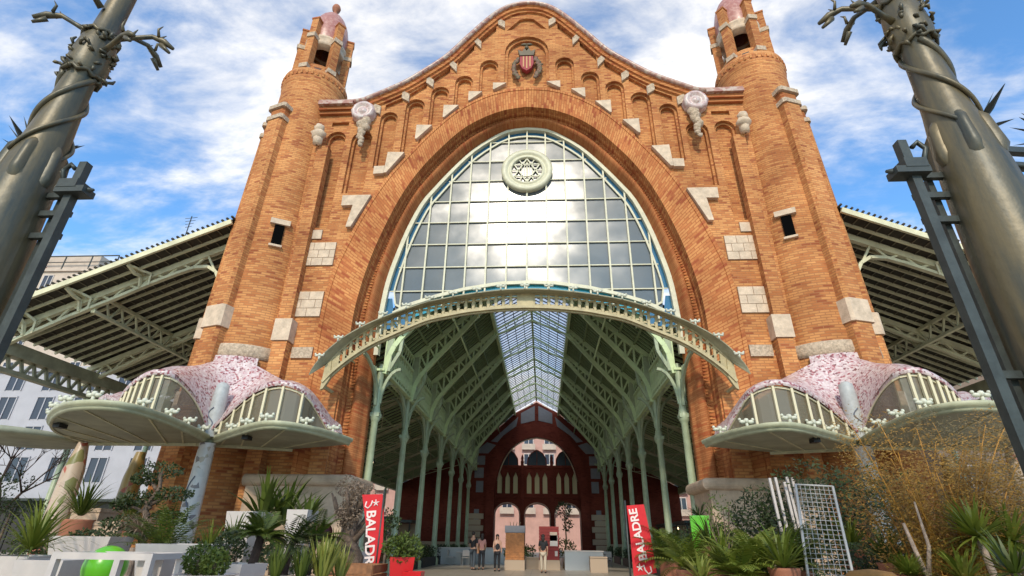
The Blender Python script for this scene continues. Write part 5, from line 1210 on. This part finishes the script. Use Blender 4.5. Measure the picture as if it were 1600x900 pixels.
for i, (px, py) in enumerate(((1209, 747), (1218, 746), (1232, 753), (1236, 745), (1244, 746))):
    p = at(px, py, 12.2+i*.05); o = MB().bx(-.025, .025, -.025, .025, 0, p.z).build('white_post', 'white_paint'); o.location = (p.x, p.y, 0); o.rotation_euler = (0, R_(-2), 0)
    tag(o, 'thin white post, %s of the five left of the wire grid' % ('leftmost', 'second from the left', 'middle one', 'fourth from the left', 'rightmost')[i], 'post', 'white posts beside the wire grid')
# bamboo
p = at(1478, 890, 9.5); t = thing('bamboo', 'tall golden bamboo clump at the right edge', 'bamboo', (p.x, 9.5, 0)); cn = MB(); lv = MB()
for k in range(30):
    ax, ay = rnd.uniform(-.3, .45), rnd.uniform(-.3, .3); ln = rnd.uniform(2.2, 3.75); dx = rnd.uniform(-.8, 1.3); pts = []
    for i in range(9):
        u = i/8; pts.append(V3((ax+dx*u**1.6, ay+ay*u, ln*u-.35*abs(dx)*u**3)))
    MB().tube(pts, [lerp(.021, .006, i/8) for i in range(9)], 5).build('cane', 'cane', t)
    for i in range(3, 9):
        for q in range(4): leaves(lv, pts[i]+V3((rnd.uniform(-.2, .2), rnd.uniform(-.2, .2), rnd.uniform(-.2, .1))), (.26, .26, .24), 50, .034, .7, 3.2)
lv.build('leaves', 'leaf_gold', t)
p = at(1560, 760, 11); t = thing('bamboo', 'loose olive brown bamboo behind the golden clump', 'bamboo', (p.x, 11, 0)); lv = MB()
for k in range(14):
    ax, dx, ln = rnd.uniform(-.9, .9), rnd.uniform(-.7, .7), rnd.uniform(2.6, 3.9); pts = [V3((ax+dx*(i/8)**1.5, 0, ln*i/8)) for i in range(9)]; MB().tube(pts, [lerp(.015, .004, i/8) for i in range(9)], 5).build('cane', 'cane', t)
    for i in range(2, 9):
        for q in range(3): leaves(lv, pts[i]+V3((rnd.uniform(-.3, .3), rnd.uniform(-.3, .3), rnd.uniform(-.2, .2))), (.36, .34, .3), 95, .034, .7, 3)
lv.build('leaves', 'leaf_olive', t)
for px, py, Y, n, L_, lab in ((1528, 838, 8.6, 110, .62, 'yucca tree with a pale trunk right of the bamboo'), (1580, 845, 8.9, 110, .62, 'bushier yucca tree at the right edge'), (1585, 895, 7.2, 70, .5, 'blue green agave in the bottom right corner')):
    t, z = plant('yucca_tree', lab, px, py, Y, 'yucca'); MB().tube([(0, 0, 0), (.05, 0, z*.5), (0, 0, z)], [.06, .05, .045], 8).build('trunk', 'bark_pale', t); m_ = MB(); blades(m_, (0, 0, z), n, L_, .055, (-.5, 1.5), .35); m_.build('leaves', 'leaf_bright' if Y > 8 else 'leaf_green', t)
t, z = plant('bare_branch', 'pale bare forked branch in front of the bamboo', 1452, 890, 8.7); MB().tube([(0, 0, 0), (-.1, 0, z), (-.22, 0, z+.6)], [.05, .035, .02], 7).tube([(-.05, 0, z-.1), (.12, 0, z+.3), (.1, 0, z+.9)], [.035, .025, .012], 7).build('branch', 'bark_pale', t)
p = at(1360, 893, 8.2); t = thing('ochre_boulder', 'rounded ochre boulder at the lower edge right of the wire grid', 'boulder', (p.x, 8.2, 0)); mat('ochre', (.30, .15, .04), .9, noise=.4); MB().lathe((0, 0), [(.25, 0), (.32, p.z*.5), (.32, p.z-.06), (.25, p.z), (.02, p.z+.03)], 18).build('stone', 'ochre', t)
# street railing and bare tree far left
t = thing('street_railing', 'black spear topped street railing at the far left', 'railing', (-22, 21, 0)); m_ = MB()
for k in range(34): x = -9+k*.33; m_.bx(x-.02, x+.02, -.02, .02, 0, 2.3); m_.tube([(x, 0, 2.3), (x, 0, 2.5)], [.04, .003], 4)
for z in (.3, 2.1): m_.bx(-9.2, 2.2, -.03, .03, z, z+.06)
m_.build('bars', 'black', t)
t, z = plant('bare_tree', 'leafless street tree behind the black railing', 8, 780, 26, 'tree')
def twig(m_, p, d, l_, r, k):
    q = p+d*l_; m_.tube([p, q], [r, r*.65], 5)
    if k: 
        for _ in range(3): twig(m_, q, (d+V3((rnd.gauss(0, .45), rnd.gauss(0, .45), rnd.gauss(.1, .3)))).normalized(), l_*.7, r*.6, k-1)
m_ = MB(); twig(m_, V3((0, 0, 0)), V3((0, 0, 1)), 2.2, .14, 5); m_.build('trunk', 'bark_dark', t)

# ------------------------------------------------------------------ inside the hall
for s in (-1, 1):
    for i in range(6):
        if s < 0 and i < 1 or s > 0 and i < 1: continue
        Y = YS[i]+2.5; t = thing('box_hedge', ('%s dark hedge box between the %s columns, %s from the entrance' % (('tall' if 0 else 'low'), 'left' if s < 0 else 'right', ('', 'nearest', 'second', 'third', 'fourth', 'farthest')[i])), 'hedge', (s*6.4, Y, 0))
        MB().bx(-.3, .3, -1.9, 1.9, 0, .5).build('trough', 'black', t); m_ = MB()
        for k in range(5): leaves(m_, (0, -1.5+k*.75, .75), (.34, .5, .4), 260, .09, .5)
        m_.build('foliage', 'leaf_dark', t)
def kiosk(name, lab, x0, x1, ytop, ybase, Y, mt, deep, cat, base_h=.5):
    a, b = at(x0, ytop, Y), at(x1, ytop, Y); t = thing(name, lab, cat, ((a.x+b.x)/2, Y+deep/2, 0)); w_ = (b.x-a.x)/2; h = a.z
    MB().bx(-w_-.03, w_+.03, -deep/2-.03, deep/2+.03, 0, base_h).build('plinth', 'counter_stone', t)
    m_ = MB(); n_ = 11
    for k in range(n_): z0 = base_h+(h-base_h)*k/n_; m_.bx(-w_, w_, -deep/2, deep/2, z0+.012, z0+(h-base_h)/n_-.012)
    m_.bx(-w_+.03, w_-.03, -deep/2+.03, deep/2-.03, base_h, h-.01)
    return t, m_.build('slatted_wall', mt, t), w_, h
t, wl, w_, h = kiosk('info_stand', 'orange timber slatted kiosk with grey top in the middle of the hall', 790, 819, 832, 885, 31.5, 'timber_orange', .9, 'kiosk')
MB().bx(-w_-.04, w_+.04, -.5, .5, h, h+.35).build('grey_top', 'grey_panel', t)
for k in range(4): MB().tube([(-.25+k*.15, 0, h+.35), (-.3+k*.2, 0, h+.55)], .02, 5).build('flower_stem', 'leaf_dry', t)
t, wl, w_, h = kiosk('red_stand', 'red display kiosk with a white poster beside the orange kiosk', 842, 873, 822, 885, 32.5, 'kiosk_red', .7, 'kiosk')
MB().bx(.05, w_-.08, -.38, -.355, 1.2, 1.75).build('poster', 'white_paint', t); MB().bx(.05, w_-.1, -.38, -.355, h-.75, h-.3).build('poster', 'facade_cream', t)
MB().bx(w_-.25, w_-.1, -.38, -.355, .7, .95).build('poster', 'white_paint', t)
for px, py, Y, w2, d, hh, mt, lab in ((912, 868, 33, 1.2, .5, 1.0, 'grey_metal', 'grey metal bar counter right of the red kiosk'), (835, 878, 33.5, .9, .5, .6, 'counter_stone', 'low stone counter between the two kiosks'), (935, 880, 31, .5, .5, .75, 'counter_stone', 'low stone block right of the metal counter'), (705, 872, 38, 1.6, .6, 1.0, 'grey_metal', 'grey counter behind the couple on the left'), (760, 868, 40, 1.6, .6, 1.0, 'grey_metal', 'grey counter left of the orange kiosk')):
    p = at(px, py, Y); t = thing('bar_counter', lab, 'counter', (p.x, Y, 0)); MB().bx(-w2/2*1.8, w2/2*1.8, -d/2, d/2, 0, hh-.06).build('counter_body', mt, t); MB().bx(-w2/2*1.85, w2/2*1.85, -d/2-.05, d/2+.05, hh-.06, hh).build('counter_top', 'white_paint' if mt == 'grey_metal' else mt, t)
def chair():
    t = thing('cafe_chair', 'x', 'chair', (0, 0, 0), 0, 'cafe chairs around the hall tables')
    MB().bx(-.22, .22, -.22, .22, .43, .47).build('seat', 'white_paint', t); MB().bx(-.21, .21, .19, .22, .55, .88).build('backrest', 'white_paint', t)
    for x in (-.2, .2):
        for y in (-.2, .2): MB().bx(x-.015, x+.015, y-.015, y+.015, 0, .43 if y < 0 else .9).build('leg', 'grey_metal', t)
    return t
def table():
    t = thing('cafe_table', 'x', 'table', (0, 0, 0), 0, 'round cafe tables in the hall')
    MB().lathe((0, 0), [(.01, .71), (.38, .71), (.4, .73), (.38, .75), (.01, .75)], 20).build('table_top', 'white_paint', t); MB().lathe((0, 0), [(.25, 0), (.25, .03), (.03, .06), (.03, .71)], 12).build('pedestal', 'grey_metal', t); return t
c0, t0 = chair(), table(); first = [True, True]
for i, (x, y, la) in enumerate(((3.0, 36, 'near the metal bar counter'), (4.4, 39, 'by the right column row'), (2.2, 42, 'in the middle of the hall floor'), (-4.6, 37, 'by the left column row'))):
    la = ('white round table %s' % la)
    if i == 0: t0.location = (x, y, 0); t0['label'] = la
    else: dup(t0, (x, y, 0), 0, la)
    for k in range(3):
        a = k*2.1+i; lb = 'white cafe chair, %s one at the table %s' % (('nearest', 'second', 'farthest')[k], la[18:])
        pos = (x+.75*cos(a), y+.75*sin(a), 0)
        if i == 0 and k == 0: c0.location = pos; c0.rotation_euler = (0, 0, a-pi/2); c0['label'] = lb
        else: dup(c0, pos, a-pi/2, lb)
t, z = plant('indoor_tree', 'tall thin indoor tree beside the red kiosk', 880, 850, 35, 'tree'); MB().tube([(0, 0, 0), (.2, 0, 1.6), (.1, 0, 3.2)], [.08, .05, .02], 6).build('trunk', 'bark', t); m_ = MB(); leaves(m_, (.1, 0, 3.2), (.5, .4, .5), 300, .14); leaves(m_, (0, 0, 1.1), (.8, .5, .5), 400, .14); leaves(m_, (.3, 0, 2.4), (.3, .3, .4), 150, .14); m_.build('crown', 'leaf_dark', t)
shrub(815, 862, 36, (.9, .4), 700, 'leaf_dark', 'dark potted shrub between the orange and red kiosks', .14)
# shops in the side aisles
for s in (-1, 1):
    for i in range(4):
        Y = 29+i*7; t = thing('shop_booth', '%s booth in the %s aisle with %s sign' % (('nearest', 'second', 'third', 'farthest')[i], 'left' if s < 0 else 'right', 'a lit orange' if i < 2 else 'a dark'), 'shop booth', (s*13.5, Y, 0))
        MB().bx(-2.6, 2.6, -1.6, 1.6, 0, .9).build('counter', 'wood', t); m_ = MB().bx(-2.8, 2.8, -1.8, 1.8, 2.75, 2.95)
        for x in (-2.6, 2.6):
            for y in (-1.6, 1.6): m_.bx(x-.05, x+.05, y-.05, y+.05, .9, 2.75)
        m_.build('awning_frame', 'iron_grey', t); MB().bx(-2.5, 2.5, 1.3, 1.4, .9, 2.7).build('back_shelf', 'counter_stone', t)
        MB().bx(-1.6, 1.6, -1.86, -1.8, 2.35, 2.8).build('sign_board', 'timber_orange' if i < 2 else 'shop_dark', t)
        for x in (-1.5, 0, 1.5): MB().ball((x, -1, 2.6), .09, 8, 6).build('booth_lamp', 'lamp_glow', t)
for i, (px, py, Y) in enumerate(((581, 722, 26), (1077, 731, 26))):
    p = at(px, py, Y); t = thing('pendant_lamp', 'small black pendant lamp hanging by the %s pier' % ('left' if i == 0 else 'right'), 'lamp', (p.x, Y, p.z)); MB().lathe((0, 0), [(.04, .25), (.06, .2), (.18, 0), (.16, 0), (.02, .16)], 12).build('shade', 'black', t); MB().ball((0, 0, 0), .08, 8, 6).build('bulb', 'lamp_glow', t); MB().tube([(0, 0, .25), (0, 0, 4.2)], .01, 4).build('cord', 'black', t)

# ------------------------------------------------------------------ people
def skin(name, nodes, edges, m, parent, lv=1, extra=None):
    me = bpy.data.meshes.new(name); me.from_pydata([n_[0] for n_ in nodes], edges, []); o = bpy.data.objects.new(name, me); COL.objects.link(o)
    md_ = o.modifiers.new('s', 'SKIN'); sv = me.skin_vertices[0].data
    for i, n_ in enumerate(nodes): r = n_[1]; sv[i].radius = (r, r) if isinstance(r, float) else r
    sv[0].use_root = True; ss = o.modifiers.new('u', 'SUBSURF'); ss.levels = lv; ss.render_levels = lv
    dg = bpy.context.evaluated_depsgraph_get(); dg.update(); m2 = bpy.data.meshes.new_from_object(o.evaluated_get(dg)); bpy.data.objects.remove(o); m2.name = name
    if extra:
        import bmesh; b = bmesh.new(); b.from_mesh(m2); e2 = bpy.data.meshes.new('x'); e2.from_pydata(extra.v, [], extra.f); b.from_mesh(e2); b.to_mesh(m2); b.free()
    m2.materials.clear(); m2.materials.append(MAT[m]); m2.polygons.foreach_set('use_smooth', [True]*len(m2.polygons)); o = bpy.data.objects.new(name, m2); COL.objects.link(o); o.parent = parent; return o
def person(lab, x, y, rz, H, top, legs, hair='short', armL=.1, armR=.1, stride=.12, sleeve=1, bag=False, fem=False):
    t = thing('person', lab, 'person', (x, y, 0), rz); k = H/1.75; sh = .19 if not fem else .165; hp = .095
    def P(a, b, c): return (a*k, b*k, c*k)
    nd = [(P(0, 0, .95), (.15*k, .11*k)), (P(0, 0, 1.15), (.125*k, .09*k)), (P(0, 0, 1.38), (.16*k, .10*k)), (P(0, 0, 1.48), .06*k), (P(0, -.01, 1.56), .055*k), (P(0, -.015, 1.64), (.078*k, .09*k)), (P(0, -.01, 1.71), (.06*k, .07*k))]
    ed = [(0, 1), (1, 2), (2, 3), (3, 4), (4, 5), (5, 6)]; arms = []; lg = []
    for s, fw_ in ((-1, armL), (1, armR)):
        b = len(nd); el = (s*(sh+.05), -fw_*.25, 1.12); wr = (s*(sh+.04), -fw_*1.0, .90+abs(fw_)*.45)
        nd += [(P(s*sh, 0, 1.42), .058*k), (P(*el), .042*k), (P(*wr), .028*k), (P(wr[0], wr[1]-.02, wr[2]-.07), (.036*k, .02*k))]; ed += [(2, b), (b, b+1), (b+1, b+2), (b+2, b+3)]; arms.append(b)
        for q in range(5):
            f0 = len(nd); ox = (q-1.5)*.018; ln_ = (.07, .08, .075, .06, .045)[q]
            if q == 4: pts = [(wr[0]-s*.03, wr[1]-.03, wr[2]-.06), (wr[0]-s*.05, wr[1]-.045, wr[2]-.1)]; par = b+2
            else: pts = [(wr[0]+ox*.3, wr[1]-.02+ox, wr[2]-.11), (wr[0]+ox*.3, wr[1]-.03+ox, wr[2]-.11-ln_)]; par = b+3
            nd += [(P(*p_), .0085*k) for p_ in pts]; ed += [(par, f0), (f0, f0+1)]
        l0 = len(nd); dy = s*stride
        nd += [(P(s*hp, 0, .88), .085*k), (P(s*hp*1.05, -dy*.5-.01, .5), .058*k), (P(s*hp*1.05, -dy, .1), .038*k), (P(s*hp*1.1, -dy-.12, .045), (.04*k, .03*k)), (P(s*hp*1.1, -dy-.18, .035), .025*k)]; ed += [(0, l0), (l0, l0+1), (l0+1, l0+2), (l0+2, l0+3), (l0+3, l0+4)]; lg.append(l0)
    ex = MB().ball(P(0, -.105, 1.635), .016*k, 6, 4, (.8, 1, 1.3))
    for s in (-1, 1): ex.ball(P(s*.085, 0, 1.64), .02*k, 6, 4, (.4, .8, 1.3))
    skin('body', nd, ed, 'skin', t, 1, ex)
    for s in (-1, 1): MB().ball(P(s*.03, -.1, 1.66), .009*k, 6, 4).build('eye', 'black', t)
    MB().ball(P(0, -.105, 1.595), .014*k, 6, 4, (1.6, .5, .4)).build('mouth', 'burgundy', t)
    # top with sleeves
    g_ = .018*k; tn = [(nd[0][0], (.155*k+g_, .115*k+g_))]+[(nd[i][0], (nd[i][1][0]+g_, nd[i][1][1]+g_)) for i in (1, 2)]; te = [(0, 1), (1, 2)]
    tn[0] = ((tn[0][0][0], tn[0][0][1], tn[0][0][2]-.02), tn[0][1])
    if sleeve:
        for b in arms:
            c_ = len(tn); e_ = V3(nd[b][0]).lerp(V3(nd[b+1][0]), .75 if sleeve == 1 else 1.0); tn += [(nd[b][0], .058*k+g_), (tuple(e_), .048*k+g_)]; te += [(2, c_), (c_, c_+1)]
            if sleeve == 2: tn.append((nd[b+2][0], .034*k+g_)); te.append((c_+1, c_+2))
    skin('top', tn, te, top, t, 1)
    tn = [(P(0, 0, .96), (.15*k+g_*.7, .115*k+g_*.7))]; te = []
    for l0 in lg: c_ = len(tn); tn += [(nd[l0][0], .088*k+g_*.6), (nd[l0+1][0], .062*k+g_*.8), (tuple(V3(nd[l0+2][0])+V3((0, 0, .02))), .048*k+g_*.6)]; te += [(0, c_), (c_, c_+1), (c_+1, c_+2)]
    skin('trousers', tn, te, legs, t, 1)
    for l0 in lg: a_ = V3(nd[l0+3][0]); MB().ball((a_.x, a_.y, .045), .06*k, 10, 6, (.8, 2.1, .75)).build('shoe', 'black', t)
    h_ = MB().ball(P(0, .02, 1.68), .105*k, 14, 9, (.93, 1.0, .9), .03)
    if hair == 'long': h_.ball(P(0, .06, 1.55), .09*k, 12, 8, (1, .7, 1.7), .05)
    h_.build('hair', 'hair', t)
    if bag: MB().box(P(.22, .05, .95), (.1, .26, .3)).tube([P(.2, -.02, 1.08), P(.1, .0, 1.45), P(.2, .12, 1.08)], .012, 5).build('shoulder_bag', 'wood', t)
person('person in black t-shirt and jeans, leftmost, beside the one in pink', -3.17, 31.0, R_(150), 1.84, 'cloth_black', 'denim', armL=.05, armR=.25, stride=.05)
person('person in pink top and black trousers beside the black t-shirt', -2.72, 31.2, R_(195), 1.76, 'cloth_pink', 'cloth_black', 'long', .2, .1, .06, 1, True, True)
person('person in black sleeveless dress with bare arms left of the orange kiosk', -1.80, 30.2, R_(10), 1.72, 'cloth_black', 'cloth_black', 'long', .3, .25, .05, 0, False, True)
person('person in black top and cream trousers before the red kiosk', .60, 29.3, R_(175), 1.74, 'cloth_black', 'cloth_cream', 'long', .1, .3, .1, 1, False, True)
